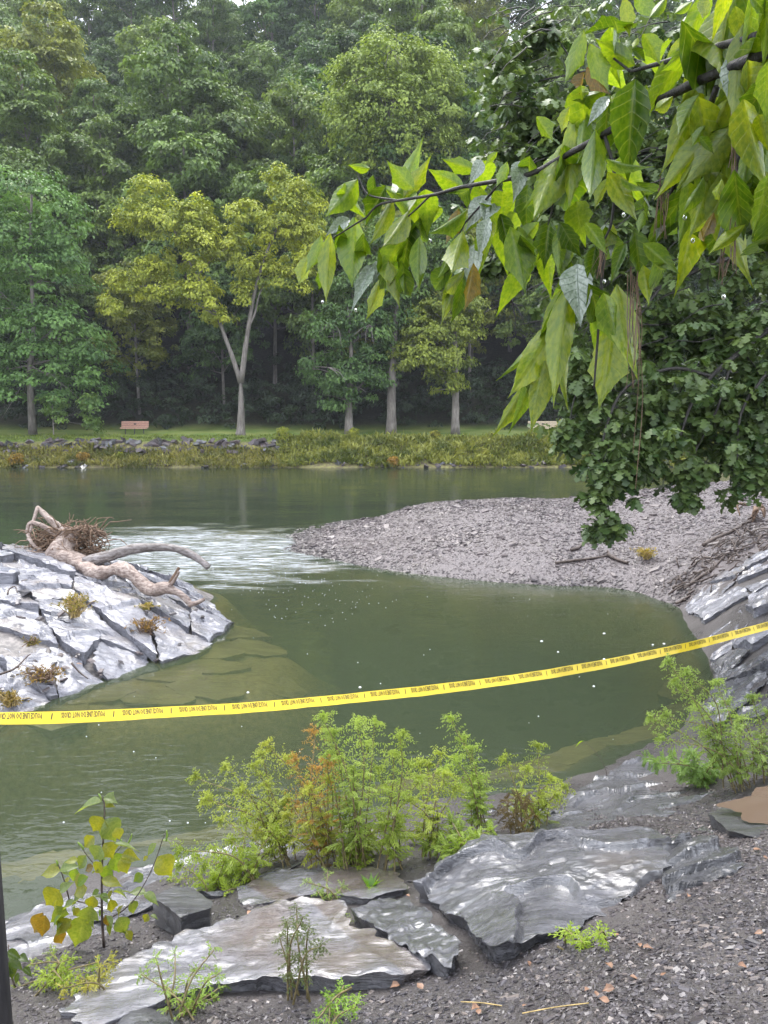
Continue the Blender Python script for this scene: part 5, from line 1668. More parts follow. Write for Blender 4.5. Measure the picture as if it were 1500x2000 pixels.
twig([(715, 425, 0), (690, 440, 0), (640, 470, 0), (620, 468, 0)], 0.002, 0.001)


def z6(x, y): return 580 + x / 2.885, 300 + y / 2.885
def z5(x, y): return 1050 + x / 3.333, y / 3.333
def z4(x, y): return 560 + x / 1.596, y / 1.596


G, Y_, DK, SV, BR, RD = (0.9, 1.0, 1.0), (1.3, 1.2, 0.9), (0.33, 0.45, 0.5), (0.75, 0.85, 1.3), (1.0, 0.42, 0.3), (1.25, 0.62, 0.4)  # DK puts the shade of downward-facing leaves into the tint; SV marks pale-sheen leaves
LFS = []                                    # base, tip, width ratio, tint, roll from facing the viewer (degrees), depth lean of the tip
for f, rows in ((z6, [(405, 82, 295, 72, .5, G, 10, 0), (330, 160, 172, 370, .62, G, 0, 0), (430, 130, 430, 285, .5, DK, 20, .02), (495, 195, 380, 395, .5, DK, 25, .03), (650, 190, 510, 55, .62, G, 15, 0), (610, 235, 750, 38, .42, Y_, 20, 0), (930, 185, 752, 105, .6, G, 20, 0),
                      (1000, 90, 820, 38, .5, G, 15, 0), (290, 370, 172, 432, .6, SV, 62, -.03), (132, 475, 60, 682, .42, G, 10, 0), (60, 590, 0, 748, .5, SV, 60, -.02), (185, 475, 150, 842, .36, Y_, 5, 0), (325, 385, 300, 748, .6, G, 0, 0), (530, 270, 432, 525, .36, Y_, 15, 0),
                      (625, 335, 480, 565, .5, SV, 58, -.03), (640, 395, 590, 705, .56, DK, 10, .02), (690, 488, 680, 772, .46, G, 8, 0), (505, 560, 490, 765, .4, SV, 60, -.03), (520, 620, 576, 868, .38, Y_, 10, 0), (605, 640, 596, 805, .34, G, 20, 0), (460, 615, 432, 722, .5, SV, 60, -.03),
                      (410, 650, 330, 872, .34, SV, 60, -.03), (475, 705, 400, 942, .36, Y_, 15, 0), (772, 245, 688, 402, .62, G, 10, 0), (942, 328, 758, 472, .4, G, 25, 0), (905, 325, 848, 515, .52, RD, 10, 0), (1000, 318, 950, 462, .5, G, 15, 0), (1085, 240, 948, 292, .6, SV, 62, -.02),
                      (1075, 250, 1055, 375, .6, SV, 60, -.03), (1135, 295, 1058, 372, .6, SV, 60, -.02), (930, 455, 868, 695, .52, SV, 55, -.04), (1003, 525, 970, 745, .5, SV, 55, -.04), (935, 665, 828, 805, .4, SV, 60, -.03), (862, 555, 808, 725, .4, G, 10, 0), (920, 695, 780, 955, .42, Y_, 10, 0),
                      (935, 715, 893, 962, .42, DK, 20, .02), (992, 635, 958, 885, .36, RD, 15, 0), (1080, 378, 1020, 565, .4, SV, 50, -.02), (1102, 385, 1090, 495, .4, Y_, 10, 0), (1035, 45, 985, 165, .55, SV, 60, -.02), (1125, -5, 1058, 62, .5, G, 10, 0), (1180, 55, 1128, 195, .5, G, 15, 0),
                      (1270, 55, 1220, 255, .5, SV, 50, .0), (1480, -5, 1345, 388, .6, Y_, 0, 0), (1300, 195, 1268, 425, .6, DK, 15, 0), (1150, 355, 1212, 585, .42, DK, 10, 0), (1250, 435, 1282, 775, .6, G, 0, 0), (1262, 468, 1342, 592, .5, DK, 20, .02), (1420, 395, 1390, 635, .55, DK, 10, 0),
                      (1500, 440, 1500, 700, .6, G, 5, 0), (1445, 955, 1215, 1430, .34, SV, 56, -.04), (1285, 1300, 1122, 1590, .28, Y_, 10, 0), (1500, 790, 1430, 1395, .40, Y_, 10, 0), (1395, 1190, 1340, 1545, .42, Y_, 5, 0), (1330, 1180, 1300, 1400, .3, DK, 15, .02)]),
                (z5, [(630, 555, 570, 1115, .56, DK, 8, .01), (455, 675, 435, 1055, .5, DK, 12, .01), (705, 575, 648, 885, .5, G, 10, .02), (615, 415, 368, 270, .62, G, 15, 0), (540, 172, 298, 197, .3, DK, 40, 0), (292, 215, 188, 565, .4, G, 12, 0), (345, 305, 465, 595, .46, G, 15, 0),
                      (330, 450, 460, 640, .5, BR, 25, -.01), (300, 480, 250, 620, .6, BR, 30, -.01), (440, 590, 235, 672, .46, G, 20, 0), (455, 635, 338, 742, .5, SV, 62, -.02), (205, 708, 138, 872, .52, Y_, 10, 0), (0, 768, 105, 915, .55, G, 12, 0), (205, 945, 5, 1440, .5, Y_, 0, 0),
                      (240, 775, 218, 1365, .36, Y_, 8, 0), (305, 735, 290, 1085, .36, G, 25, 0), (372, 875, 350, 1335, .42, G, 5, 0), (465, 1040, 712, 1132, .4, G, 20, 0), (468, 1140, 640, 1422, .5, Y_, 5, 0), (555, 1170, 742, 1265, .34, G, 25, 0), (465, 1165, 358, 1365, .36, Y_, 15, 0),
                      (560, 0, 610, 245, .46, Y_, 10, 0), (640, -20, 800, 135, .55, G, 10, 0), (835, -10, 718, 142, .5, G, 15, 0), (1000, 15, 878, 105, .5, G, 12, 0), (1100, -20, 1050, 158, .6, Y_, 5, 0), (1175, 165, 800, 492, .36, G, 10, 0), (690, 235, 802, 405, .6, G, 10, 0),
                      (620, 325, 722, 392, .55, DK, 20, 0), (650, 250, 620, 320, .6, SV, 60, 0), (1245, 35, 1130, 570, .40, SV, 52, -.04), (1302, 325, 1178, 585, .32, SV, 55, -.03), (1335, 195, 1280, 805, .42, Y_, 0, 0), (1455, 340, 1400, 805, .46, Y_, 0, 0), (1510, 130, 1390, 425, .36, DK, 20, 0),
                      (1425, -10, 1290, 305, .36, DK, 20, 0), (1390, -30, 1520, 105, .5, DK, 15, 0), (872, 635, 738, 755, .52, Y_, 10, 0), (1042, 632, 888, 875, .5, G, 10, 0), (1245, 612, 1190, 805, .52, G, 5, 0), (1085, 825, 1000, 955, .52, G, 5, 0), (1225, 772, 1200, 1015, .6, G, 5, 0),
                      (1060, 895, 1165, 995, .5, DK, 15, 0), (1102, 1005, 1060, 1175, .6, G, 5, 0), (1175, 995, 1110, 1145, .5, DK, 15, 0), (1115, 1135, 1008, 1550, .38, Y_, 5, 0), (1072, 1165, 958, 1405, .3, G, 15, 0), (1340, 1140, 1165, 1570, .44, SV, 52, -.04), (1392, 1145, 1432, 1398, .36, SV, 55, -.03),
                      (1195, 1175, 1155, 1325, .42, SV, 55, -.02), (1425, 995, 1338, 1175, .52, Y_, 5, 0), (1402, 815, 1348, 1005, .46, Y_, 10, 0), (1485, 890, 1440, 1260, .52, G, 5, 0), (1142, 1395, 1078, 1565, .42, RD, 10, 0), (1385, 1375, 1288, 1495, .42, RD, 10, 0), (1335, 1475, 1108, 1655, .4, Y_, 10, 0),
                      (1485, 1475, 1408, 1655, .5, G, 5, 0), (135, 1475, 15, 1680, .52, DK, 10, 0), (150, 1458, 275, 1675, .52, DK, 12, 0), (145, 1500, 140, 1760, .5, G, 0, .02), (440, 1475, 440, 1645, .62, SV, 45, 0), (692, 1375, 655, 1525, .42, G, 10, 0), (842, 1375, 800, 1535, .5, SV, 50, 0),
                      (1290, 60, 1370, 330, .5, Y_, 5, .03), (1500, 420, 1480, 760, .5, G, 5, .03), (1440, 760, 1500, 960, .5, Y_, 5, .03)]),
                (z4, [(935, 700, 1000, 785, .5, G, 15, 0), (1015, 705, 985, 785, .55, SV, 50, 0), (1055, 765, 1008, 865, .46, DK, 15, 0), (905, 835, 903, 998, .6, SV, 45, -.02), (880, 905, 818, 1245, .32, Y_, 10, 0), (1032, 905, 1072, 1175, .42, Y_, 8, 0), (1012, 1025, 985, 1265, .52, Y_, 0, 0),
                      (990, 925, 1032, 1085, .46, G, 10, .02), (1118, 765, 1218, 845, .5, G, 10, 0), (1112, 835, 1130, 945, .56, Y_, 5, 0), (1085, 725, 1112, 872, .5, DK, 12, 0), (962, 775, 940, 885, .46, DK, 15, 0), (780, 700, 700, 800, .5, G, 10, .02), (700, 720, 745, 905, .5, G, 8, 0), (855, 735, 860, 870, .5, G, 5, .03),
                      (1290, 720, 1300, 760, .5, RD, 10, 0)])):
    for x0, y0, x1, y1, w, col, roll, lean in rows:
        LFS.append((*f(x0, y0), *f(x1, y1), w, col, roll, lean))
PALE = [make_mesh('leaf', *leaflet(k + 20)[:2], M['boxelder_pale'], True, leaflet(k + 20)[2]) for k in range(4)]
extra = []                                  # leaves half hidden behind those in front
for (u0, v0, u1, v1, w, col, roll, lean) in LFS:
    if rb.random() < 0.5:
        a_ = rb.normal(0, 0.25); du, dv = u1 - u0, v1 - v0
        k_ = rb.uniform(0.7, 1.0)
        ou, ov = rb.normal(0, 28, 2)
        extra.append((u0 + ou, v0 + ov, u0 + ou + k_ * (du * math.cos(a_) - dv * math.sin(a_)), v0 + ov + k_ * (du * math.sin(a_) + dv * math.cos(a_)), min(0.55, max(0.36, w)), (G, G, DK, DK)[int(rb.integers(4))], 18, 0.09))
for k in range(46):                         # the crowded corner
    u_, v_ = rb.uniform(1330, 1530), rb.uniform(-60, 430)
    a_ = rb.normal(0.15, 0.4); L_ = rb.uniform(90, 190)
    extra.append((u_, v_, u_ - math.sin(a_) * L_, v_ + math.cos(a_) * L_, rb.uniform(0.36, 0.56), (G, Y_, Y_, DK)[int(rb.integers(4))], 15, 0.05))
LFS = LFS + extra
for i, (u0, v0, u1, v1, w, col, roll, lean) in enumerate(LFS):
    um_, vm_ = 0.5 * (u0 + u1), 0.5 * (v0 + v1)
    u0, u1, v0, v1 = um_ + (u0 - um_) * 1.15, um_ + (u1 - um_) * 1.15, vm_ + (v0 - vm_) * 1.15, vm_ + (v1 - vm_) * 1.15
    w *= 0.88
    if col is SV and rb.random() < 0.35: col, roll = Y_, 12
    yd = ydepth(0.5 * (u0 + u1)) + rb.uniform(-0.05, 0.06)
    B = PY(u0, v0, yd); T2 = PY(u1, v1, yd + lean + rb.uniform(-0.01, 0.01))
    d = T2 - B; L = np.linalg.norm(d); d /= L
    view = unit(np.array([0, 0, CAM_Z]) - B)
    # the upper face looks up and away; we mostly see the underside against the light
    nrm = -view - d * (-view).dot(d); nrm = unit(nrm)
    if nrm[2] < 0 and abs(nrm[2]) > 0.6: nrm = -nrm
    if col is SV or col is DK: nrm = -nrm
    if col is SV:                           # turned so that the pale face catches the sky
        hv = unit(view + np.array([rb.normal(0, .35), -0.1, 0.95]))
        dn = d - hv * d.dot(hv)
        if np.linalg.norm(dn) > 0.45:
            L = min(L / np.linalg.norm(dn), 1.5 * L); d = unit(dn)
        nrm = unit(hv - d * hv.dot(d)); roll = 8
    rr = math.radians(roll * (1 if rb.random() < 0.5 else -1) + rb.normal(0, 6))
    s = np.cross(nrm, d)
    nrm = nrm * math.cos(rr) + s * math.sin(rr)
    if (col is SV) and nrm[2] < 0:
        s = np.cross(nrm, d); 
        nrm = unit(nrm - 2 * s * s.dot(nrm)) if False else nrm
    s = np.cross(nrm, d)
    me = PALE[int(rb.integers(4))] if col is SV else LEAF[int(rb.integers(8))]
    o = link('leaf', me, maple)
    Mx = Matrix(((d[0] * L, s[0] * L * w / 0.68, nrm[0] * L * 0.8, B[0] - mt_base[0]), (d[1] * L, s[1] * L * w / 0.68, nrm[1] * L * 0.8, B[1] - mt_base[1]), (d[2] * L, s[2] * L * w / 0.68, nrm[2] * L * 0.8, B[2] - mt_base[2]), (0, 0, 0, 1)))
    o.matrix_basis = Mx
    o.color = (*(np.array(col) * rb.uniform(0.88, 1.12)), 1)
# dried stalks and roots caught in the branch by the flood
m = MB()
for u0, v0, u1, v1, k in ((1295, 370, 1285, 480, 10), (1440, 220, 1432, 420, 12), (1415, 480, 1408, 560, 6), (1180, 480, 1165, 560, 8), (1240, 540, 1236, 790, 7), (1255, 600, 1256, 1000, 2), (1228, 520, 1240, 800, 3), (1430, 420, 1420, 570, 4)):
    for j in range(k):
        a = PY(u0 + rb.normal(0, 7), v0 + rb.normal(0, 10), ydepth(u0) + rb.uniform(-.03, .03)); e = PY(u1 + rb.normal(0, 9), v1 + rb.normal(0, 0.12 * (v1 - v0)), ydepth(u0) + rb.uniform(-.03, .03))
        m.add(*tube(limb_path(a - mt_base, e - mt_base, rb, 9, 0, 0.02), [0.0007, 0.0004], 4, cap=False), a=rb.random())
m.build('hanging_fibres', M['root'], maple)['kind'] = 'stuff'
# rain drops at leaf tips
drop = MB()
th, ph = np.meshgrid(np.linspace(0, PI, 7), np.linspace(0, 2 * PI, 9)[:-1], indexing='ij')
sv = np.stack([np.sin(th) * np.cos(ph), np.sin(th) * np.sin(ph), np.cos(th) * 1.2], -1).reshape(-1, 3)
i, j = np.meshgrid(np.arange(6), np.arange(8), indexing='ij')
sfc = np.stack([i * 8 + j, i * 8 + (j + 1) % 8, (i + 1) * 8 + (j + 1) % 8, (i + 1) * 8 + j], -1).reshape(-1, 4)
t = NT('rain_drop'); g = t.n('BsdfGlass'); g.inputs['IOR'].default_value = 1.33; M['drop'] = t.done(g.outputs[0])
dme = make_mesh('rain_drop', sv * 0.0028, sfc, M['drop'])
for u, v in ((695, 606), (1413, 580), (1337, 425), (1353, 470), (1387, 293), (1218, 420), (1180, 550), (840, 470), (630, 590), (1285, 480)):
    link('rain_drop', dme, maple).location = PY(u, v, ydepth(u)) - mt_base
# the rest of its crown, above the picture
r = np.random.default_rng(3)
V, F, A = crown_leaves([((2.2, 1.0, 6.6), (1.8, 1.6, 1.0)), ((3.2, 2.6, 7.4), (1.6, 1.5, 1.0)), ((2.4, -1, 6.8), (2, 1.6, 1))], 2600, 0.11, r, 0.5, 30)
o = obj('crown', V - mt_base, F, M['leaf_wood'], maple, False, {'rnd': A}); o.color = (1.3, 1.3, 0.6, 1)


# ------------------------------------------------------------------ feathery herbs on the near bank
def herb(name, label, base, stems, seed, color, group, spread=0.5, leafL=0.085, mat='leaf_herb', plume=True, dense=46, cat='plant', lobes=5):
    """stems: list of tip offsets from the base"""
    r = np.random.default_rng(seed)
    root = thing(name, label, cat, base, group)
    sm = MB(); P, D, N, L, W, A = [], [], [], [], [], []
    for tip in stems:
        tip = np.array(tip, float)
        H = np.linalg.norm(tip)
        foot = r.normal(0, 0.05, 3) * [1, 1, 0]
        mid = foot * 0.5 + tip * 0.45 * [0.75, 0.75, 1] + np.array([0, 0, 0.14 * H]) + r.normal(0, 0.04 * H, 3)
        pth = resample(np.array([foot, mid, tip * 0.9 + [0, 0, 0.03 * H], tip]), 26)
        sm.add(*tube(pth, [0.0055, 0.0016], 5, cap=False), a=r.random())
        T = unit(np.gradient(pth, axis=0))
        hue = r.normal(0.5, 0.15)
        nl = int(dense * (0.6 + 0.5 * H))
        for k in range(nl):
            t_ = 0.10 + 0.9 * (k + r.random()) / nl
            fi = t_ * 25; i_ = min(int(fi), 24); p_ = pth[i_] + (pth[i_ + 1] - pth[i_]) * (fi - i_)
            az = k * 2.4 + r.normal(0, 0.3)
            ref = unit(np.cross(T[i_], [0.3, 0.2, 1.0]) + 1e-6); bi = np.cross(T[i_], ref)
            out = math.cos(az) * ref + math.sin(az) * bi
            if plume and t_ > 0.36:                      # side sprays of the plume, curling over
                ll = 1.35 * leafL * (1.3 - 0.95 * (t_ - 0.36) / 0.64) * r.uniform(0.7, 1.2)
                nb = 7
                q0 = p_.copy(); dd = unit(out * 0.9 + T[i_] * 0.7 + [0, 0, 0.15])
                for b_ in range(nb):
                    q1 = q0 + dd * ll / nb * 1.15
                    for s_ in (-1, 1):
                        sd_ = unit(np.cross(dd, r.normal(0, 1, 3)))
                        P.append(q0); D.append(unit(dd * 0.5 + s_ * sd_ * 0.8 - [0, 0, 0.25])); N.append(unit(np.array([0, 0, 1]) + r.normal(0, .5, 3)))
                        L.append(0.019 * r.uniform(0.7, 1.3)); W.append(0.0075); A.append(hue + 0.22 * (b_ / nb) + r.normal(0, 0.12))
                    dd = unit(dd - np.array([0, 0, 0.22]))
                    q0 = q1
            else:
                ll = leafL * r.uniform(0.7, 1.25) * (1.15 - 0.5 * t_)
                ax = unit(out + 0.45 * T[i_] - [0, 0, 0.22])
                up_ = unit(np.array([0, 0, 1.0]) - ax * ax[2] + r.normal(0, 0.2, 3)); sd_ = np.cross(ax, up_)
                for b_ in range(lobes):
                    f = (b_ + 0.5) / lobes
                    for s_ in (-1, 1):
                        P.append(p_ + ax * ll * f - up_ * 0.18 * ll * f * f); D.append(unit(ax * 0.75 + s_ * sd_ * (0.85 - 0.45 * f) - up_ * 0.2)); N.append(up_ + r.normal(0, .15, 3))
                        L.append(ll * (0.42 - 0.12 * f)); W.append(ll * 0.13); A.append(hue - 0.12 + r.normal(0, 0.14))
                P.append(p_); D.append(ax); N.append(up_); L.append(ll * 1.1); W.append(ll * 0.1); A.append(hue)
    sm.build('stem', M['herb_stem'], root)
    P, D, N = np.array(P), np.array(D), unit(np.array(N))
    V, F = leaf_quads(P, D, N, np.array(L), np.array(W), r, 0.18)
    o = obj('foliage', V, F, M[mat], root, False, {'rnd': np.repeat(np.clip(A, 0, 1), 4)})
    o.color = (*color, 1)
    return root


M['herb_stem'] = plain_mat('herb_stem', (0.16, 0.13, 0.06), 0.6, 0.3, 0.4, 40)
hg = 'feathery green herbs on the bank'


def gp(u, v):
    return on_ground(u, v)


def tips(base, rows, dy=0.1, seed=0, more=0.3):
    r = np.random.default_rng(seed)
    out = [PY(u, v, base[1] + r.uniform(-0.25, 0.25) + dy) - base for u, v in rows]
    for u, v in rows:
        if r.random() > more: continue
        out.append(PY(u + r.normal(0, 26), v + abs(r.normal(0, 40)) + 10, base[1] + r.uniform(-0.25, 0.25) + dy) - base)
    return out


herbs = [((560, 1690), [(380, 1515), (400, 1560), (440, 1495), (470, 1540), (510, 1470), (430, 1600), (520, 1530), (480, 1580)], (1.0, 1.02, 0.8), 'feathery herb leaning out over the water at the left of the clump'),
         ((640, 1700), [(520, 1450), (560, 1480), (600, 1540), (560, 1560), (640, 1520), (500, 1620)], (1.05, 1.0, 0.7), 'yellow-green feathery herb next to the leaning one'),
         ((690, 1700), [(632, 1395), (650, 1430), (660, 1480), (700, 1405), (735, 1410), (720, 1450), (690, 1500)], (0.92, 1.05, 0.95), 'tallest pale plume of feathery herb at the middle of the clump'),
         ((760, 1700), [(785, 1430), (770, 1470), (800, 1490), (740, 1500), (820, 1520), (760, 1540)], (0.95, 1.05, 0.8), 'feathery herb with a single tall plume right of the tallest'),
         ((840, 1680), [(835, 1490), (870, 1510), (860, 1470), (800, 1560), (890, 1540)], (1.0, 1.05, 0.75), 'low bushy feathery herb in the middle right of the clump'),
         ((940, 1640), [(880, 1400), (905, 1440), (920, 1460), (890, 1480), (870, 1500), (940, 1520)], (0.9, 1.05, 0.85), 'tall thin plume of herb standing over the low ledge'),
         ((1040, 1620), [(1052, 1455), (985, 1480), (1030, 1500), (1078, 1520), (1060, 1550), (1100, 1535)], (1.0, 1.05, 0.7), 'slim herb with pointed plume at the right end of the clump'),
         ((500, 1720), [(420, 1660), (450, 1640), (480, 1600), (540, 1620), (400, 1690), (560, 1640), (350, 1660)], (0.95, 1.05, 0.7), 'low spreading herb at the foot of the clump by the dark block'),
         ((420, 1740), [(350, 1690), (380, 1670), (440, 1680), (470, 1700), (330, 1720)], (0.95, 1.08, 0.65), 'low fresh green herb just above the black block'),
         ((700, 1690), [(640, 1600), (690, 1580), (740, 1590), (780, 1600), (820, 1620), (600, 1620), (720, 1620)], (0.85, 0.95, 0.65), 'dense low foliage at the heart of the herb clump')]
for i, ((u, v), rows, col, lab) in enumerate(herbs):
    b = gp(u, v)
    herb('feathery_herb', lab, b, tips(b, rows, 0.15, i), 200 + i, tuple(np.array(col) * [1.1, 1.06, 0.85]), hg, dense=44, leafL=0.085)
b = gp(905, 1690)
herb('feathery_herb', 'low leafy herb trailing over the edge of the broad slab', b, tips(b, [(850, 1640), (900, 1620), (940, 1640), (880, 1600), (830, 1650), (960, 1620)], 0.1, 41), 241, (0.85, 0.98, 0.6), hg, plume=False)
b = gp(640, 1690)
herb('feathery_herb', 'rusty brown withered herb rising out of the green clump', b, tips(b, [(612, 1425), (575, 1480), (620, 1500), (600, 1530), (640, 1490)], 0.05, 42), 242, (1.25, 0.62, 0.5), hg, dense=30)
b = gp(1010, 1640)
herb('feathery_herb', 'dark withered reddish herb against the pale ledge', b, tips(b, [(985, 1560), (1010, 1550), (1030, 1565), (970, 1580), (1045, 1590)], 0.02, 43), 243, (0.36, 0.2, 0.17), hg, dense=26, plume=False, leafL=0.06)
b = gp(1440, 1545)
herb('feathery_herb', 'feathery herb fanning out over the water at the right edge', b, tips(b, [(1302, 1290), (1318, 1330), (1340, 1310), (1300, 1395), (1270, 1400), (1290, 1440), (1360, 1380), (1400, 1330), (1380, 1430), (1440, 1400)], 0.1, 51, 0.0), 251, (0.85, 0.98, 0.75), hg)
b = gp(1480, 1530)
herb('feathery_herb', 'grey-green herb standing by the puddle at the right edge', b, tips(b, [(1420, 1370), (1470, 1360), (1500, 1390), (1440, 1420), (1490, 1440), (1520, 1420)], 0.1, 52, 0.0), 252, (0.78, 0.9, 0.8), hg)
b = gp(1370, 1535)
herb('feathery_herb', 'low silvery green herb mat on the pale ledge', b, tips(b, [(1280, 1490), (1310, 1475), (1350, 1470), (1400, 1470), (1440, 1480), (1330, 1510), (1390, 1500), (1260, 1480)], 0.0, 53, 0.3), 253, (0.72, 0.95, 0.85), hg, plume=False)
# small plants in front
for (u, v), rows, col, lab, pl, sd in (((360, 1985), [(300, 1870), (340, 1860), (380, 1890), (420, 1850), (430, 1900), (310, 1920), (400, 1940), (445, 1935)], (0.95, 1.15, 0.75), 'leafy green seedlings at the foot of the wide smooth slab', False, 61),
                                   ((668, 1985), [(640, 1945), (670, 1925), (700, 1950), (690, 1970), (650, 1970)], (0.85, 1.15, 0.6), 'small bright green weed by the front edge of the wide slab', False, 62),
                                   ((105, 1930), [(60, 1880), (100, 1860), (140, 1870), (170, 1900), (80, 1910), (150, 1930), (190, 1880), (130, 1900)], (1.05, 1.15, 0.5), 'yellow-green weed patch beside the post', False, 63),
                                   ((180, 1945), [(150, 1920), (200, 1900), (220, 1880), (170, 1930), (210, 1930)], (1.2, 0.95, 0.5), 'straggly yellowing weed right of the patch by the post', False, 64),
                                   ((1130, 1845), [(1115, 1826), (1135, 1824), (1145, 1836)], (1.05, 1.2, 0.5), 'tiny green sprout before the broad slab', False, 65), ((1172, 1838), [(1160, 1812), (1185, 1822), (1170, 1826)], (1.05, 1.2, 0.5), 'second tiny sprout, nearer the chips', False, 66),
                                   ((575, 1955), [(560, 1800), (590, 1790), (545, 1830), (605, 1810), (580, 1770)], (0.33, 0.36, 0.3), 'thin dark wilted weed standing before the wide smooth slab', False, 67),
                                   ((640, 1790), [(600, 1720), (640, 1700), (670, 1730), (620, 1740)], (0.8, 0.95, 0.7), 'wispy pale weed on the muddy gutter', False, 68)):
    b = gp(u, v)
    herb('small_weed', lab, b, tips(b, rows, 0.03, sd), sd, col, 'small weeds in front', leafL=0.05, dense=26, plume=pl, lobes=3)
# rosette of strap leaves
b = gp(725, 1742); r = np.random.default_rng(4)
root = thing('rosette_plant', 'bright green strap-leaved rosette above the muddy gutter', 'plant', b)
rm = [make_mesh('leaf', *leaflet(60 + k, 0.34)[:2], M['broad'], True, leaflet(60 + k)[2]) for k in range(2)]
for k in range(8):
    o = link('leaf', rm[k % 2], root)
    o.rotation_euler = (0, -r.uniform(0.5, 1.25), k * 0.8 + r.normal(0, .2)); o.scale = (0.11, 0.10, 0.11); o.color = (0.7, 1.15, 0.7, 1)

# ------------------------------------------------------------------ yellowing broad-leaved weed at the left
b = gp(205, 1850)
weed = thing('broad_leaf_weed', 'tall yellowing weed with broad drooping leaves at the left shore', 'plant', b)


def wz(x, y): return x / 4.286, 1540 + y / 4.286


def wpath(rows, n=14, dy=0.0):
    return resample(np.array([PY(*wz(x, y), b[1] + dy) for x, y in rows]) - b, n)


for rows, rd in (([(870, 1330), (855, 1100), (852, 800), (860, 500), (875, 150), (840, 60)], [0.008, 0.003]), ([(580, 930), (540, 780), (505, 680), (475, 610)], [0.004, 0.002]), ([(870, 1120), (1080, 980), (1220, 780), (1310, 580), (1360, 430), (1395, 355)], [0.004, 0.002]),
                 ([(860, 700), (760, 600), (700, 520), (650, 450)], [0.003, 0.0015]), ([(860, 700), (950, 560), (1030, 470), (1100, 380)], [0.003, 0.0015]), ([(860, 1000), (720, 960), (580, 930)], [0.004, 0.003]), ([(860, 900), (930, 820), (950, 640)], [0.003, 0.0015])):
    obj('stem', *tube(wpath(rows), rd, 6), M['stick'], weed)
BL = [make_mesh('leaf', *leaflet(40 + k, 0.5, 16, 7)[:2], M['broad'], True, leaflet(40 + k, 0.5, 16, 7)[2]) for k in range(5)]
g1, y1, gr, br = (0.7, 0.92, 0.8), (1.12, 1.0, 0.5), (0.75, 0.85, 1.1), (0.8, 0.45, 0.4)
for x0, y0, x1, y1_, w, col, roll in ((860, 90, 955, 95, .6, gr, 50), (850, 110, 660, 160, .4, gr, 55), (865, 130, 935, 130, .5, y1, 40), (860, 240, 790, 340, .8, y1, 5), (880, 260, 975, 400, .7, gr, 20), (970, 330, 1000, 410, .6, y1, 10), (790, 400, 712, 480, .55, y1, 10), (840, 480, 790, 580, .8, gr, 20),
                                     (870, 460, 940, 560, .6, y1, 15), (950, 460, 1120, 490, .3, gr, 60), (960, 540, 1000, 680, .6, g1, 10), (1020, 560, 1130, 580, .6, y1, 10), (1010, 580, 1060, 690, .5, y1, 10), (720, 560, 660, 660, .5, gr, 20), (650, 600, 560, 600, .5, y1, 30), (780, 650, 690, 700, .6, br, 20),
                                     (850, 620, 790, 700, .7, y1, 15), (900, 640, 880, 780, .5, g1, 15), (510, 680, 365, 710, .45, y1, 20), (500, 680, 620, 640, .4, gr, 50), (520, 700, 570, 710, .5, gr, 50), (640, 670, 600, 780, .5, g1, 10), (740, 740, 640, 800, .5, g1, 20), (850, 760, 990, 800, .4, y1, 25),
                                     (730, 830, 630, 880, .6, y1, 15), (830, 850, 780, 880, .5, g1, 20), (500, 850, 400, 960, .8, y1, 5), (500, 860, 560, 800, .5, gr, 40), (700, 900, 600, 960, .4, gr, 50), (860, 910, 930, 920, .4, gr, 60), (780, 900, 760, 1000, .6, y1, 10), (920, 930, 940, 1020, .5, y1, 20),
                                     (640, 960, 520, 1000, .4, gr, 50), (620, 1000, 650, 1060, .5, y1, 15), (760, 980, 740, 1110, .7, gr, 15), (720, 1060, 630, 1290, .45, gr, 15), (560, 1080, 520, 1170, .9, y1, 5), (600, 1090, 480, 1210, .3, y1, 15), (470, 980, 490, 1120, .5, gr, 25), (360, 1040, 240, 1280, .4, br, 15),
                                     (380, 1060, 330, 1300, .4, br, 20), (480, 1200, 540, 1330, .7, br, 10), (880, 1060, 920, 1180, .4, br, 10), (990, 1080, 1040, 1190, .6, gr, 10), (1060, 1190, 1100, 1260, .5, y1, 15), (1310, 460, 1240, 540, .4, gr, 50), (1350, 430, 1420, 440, .4, gr, 60), (1320, 570, 1420, 700, .6, y1, 10),
                                     (1240, 570, 1200, 600, .5, y1, 20), (1200, 720, 1130, 770, .6, g1, 10), (1220, 870, 1110, 860, .5, gr, 50), (1200, 880, 1310, 920, .5, gr, 50), (1100, 940, 1130, 1030, .6, gr, 25), (1240, 1050, 1210, 1110, .6, y1, 10), (1260, 1060, 1310, 1070, .4, gr, 50), (900, 280, 850, 400, .4, gr, 30)):
    yd = b[1] + r.uniform(-0.12, 0.06)
    B = PY(*wz(x0, y0), yd); T2 = PY(*wz(x1, y1_), yd - 0.01)
    d = T2 - B; L = np.linalg.norm(d) * (0.85 if col is br else 1.3); d = d / np.linalg.norm(d)
    view = unit(np.array([0, 0, CAM_Z]) - B)
    nrm = unit(view - d * view.dot(d)); s = np.cross(nrm, d); a_ = math.radians(roll) * (1 if s[2] > 0 else -1)
    nrm = nrm * math.cos(a_) + s * math.sin(a_); s = np.cross(nrm, d)
    o = link('leaf', BL[int(r.integers(5))], weed)
    o.matrix_basis = Matrix(((d[0] * L, s[0] * L * w / 0.36, nrm[0] * L, B[0] - b[0]), (d[1] * L, s[1] * L * w / 0.36, nrm[1] * L, B[1] - b[1]), (d[2] * L, s[2] * L * w / 0.36, nrm[2] * L, B[2] - b[2]), (0, 0, 0, 1)))
    o.color = (*(np.array(col) * r.uniform(0.85, 1.1)), 1)
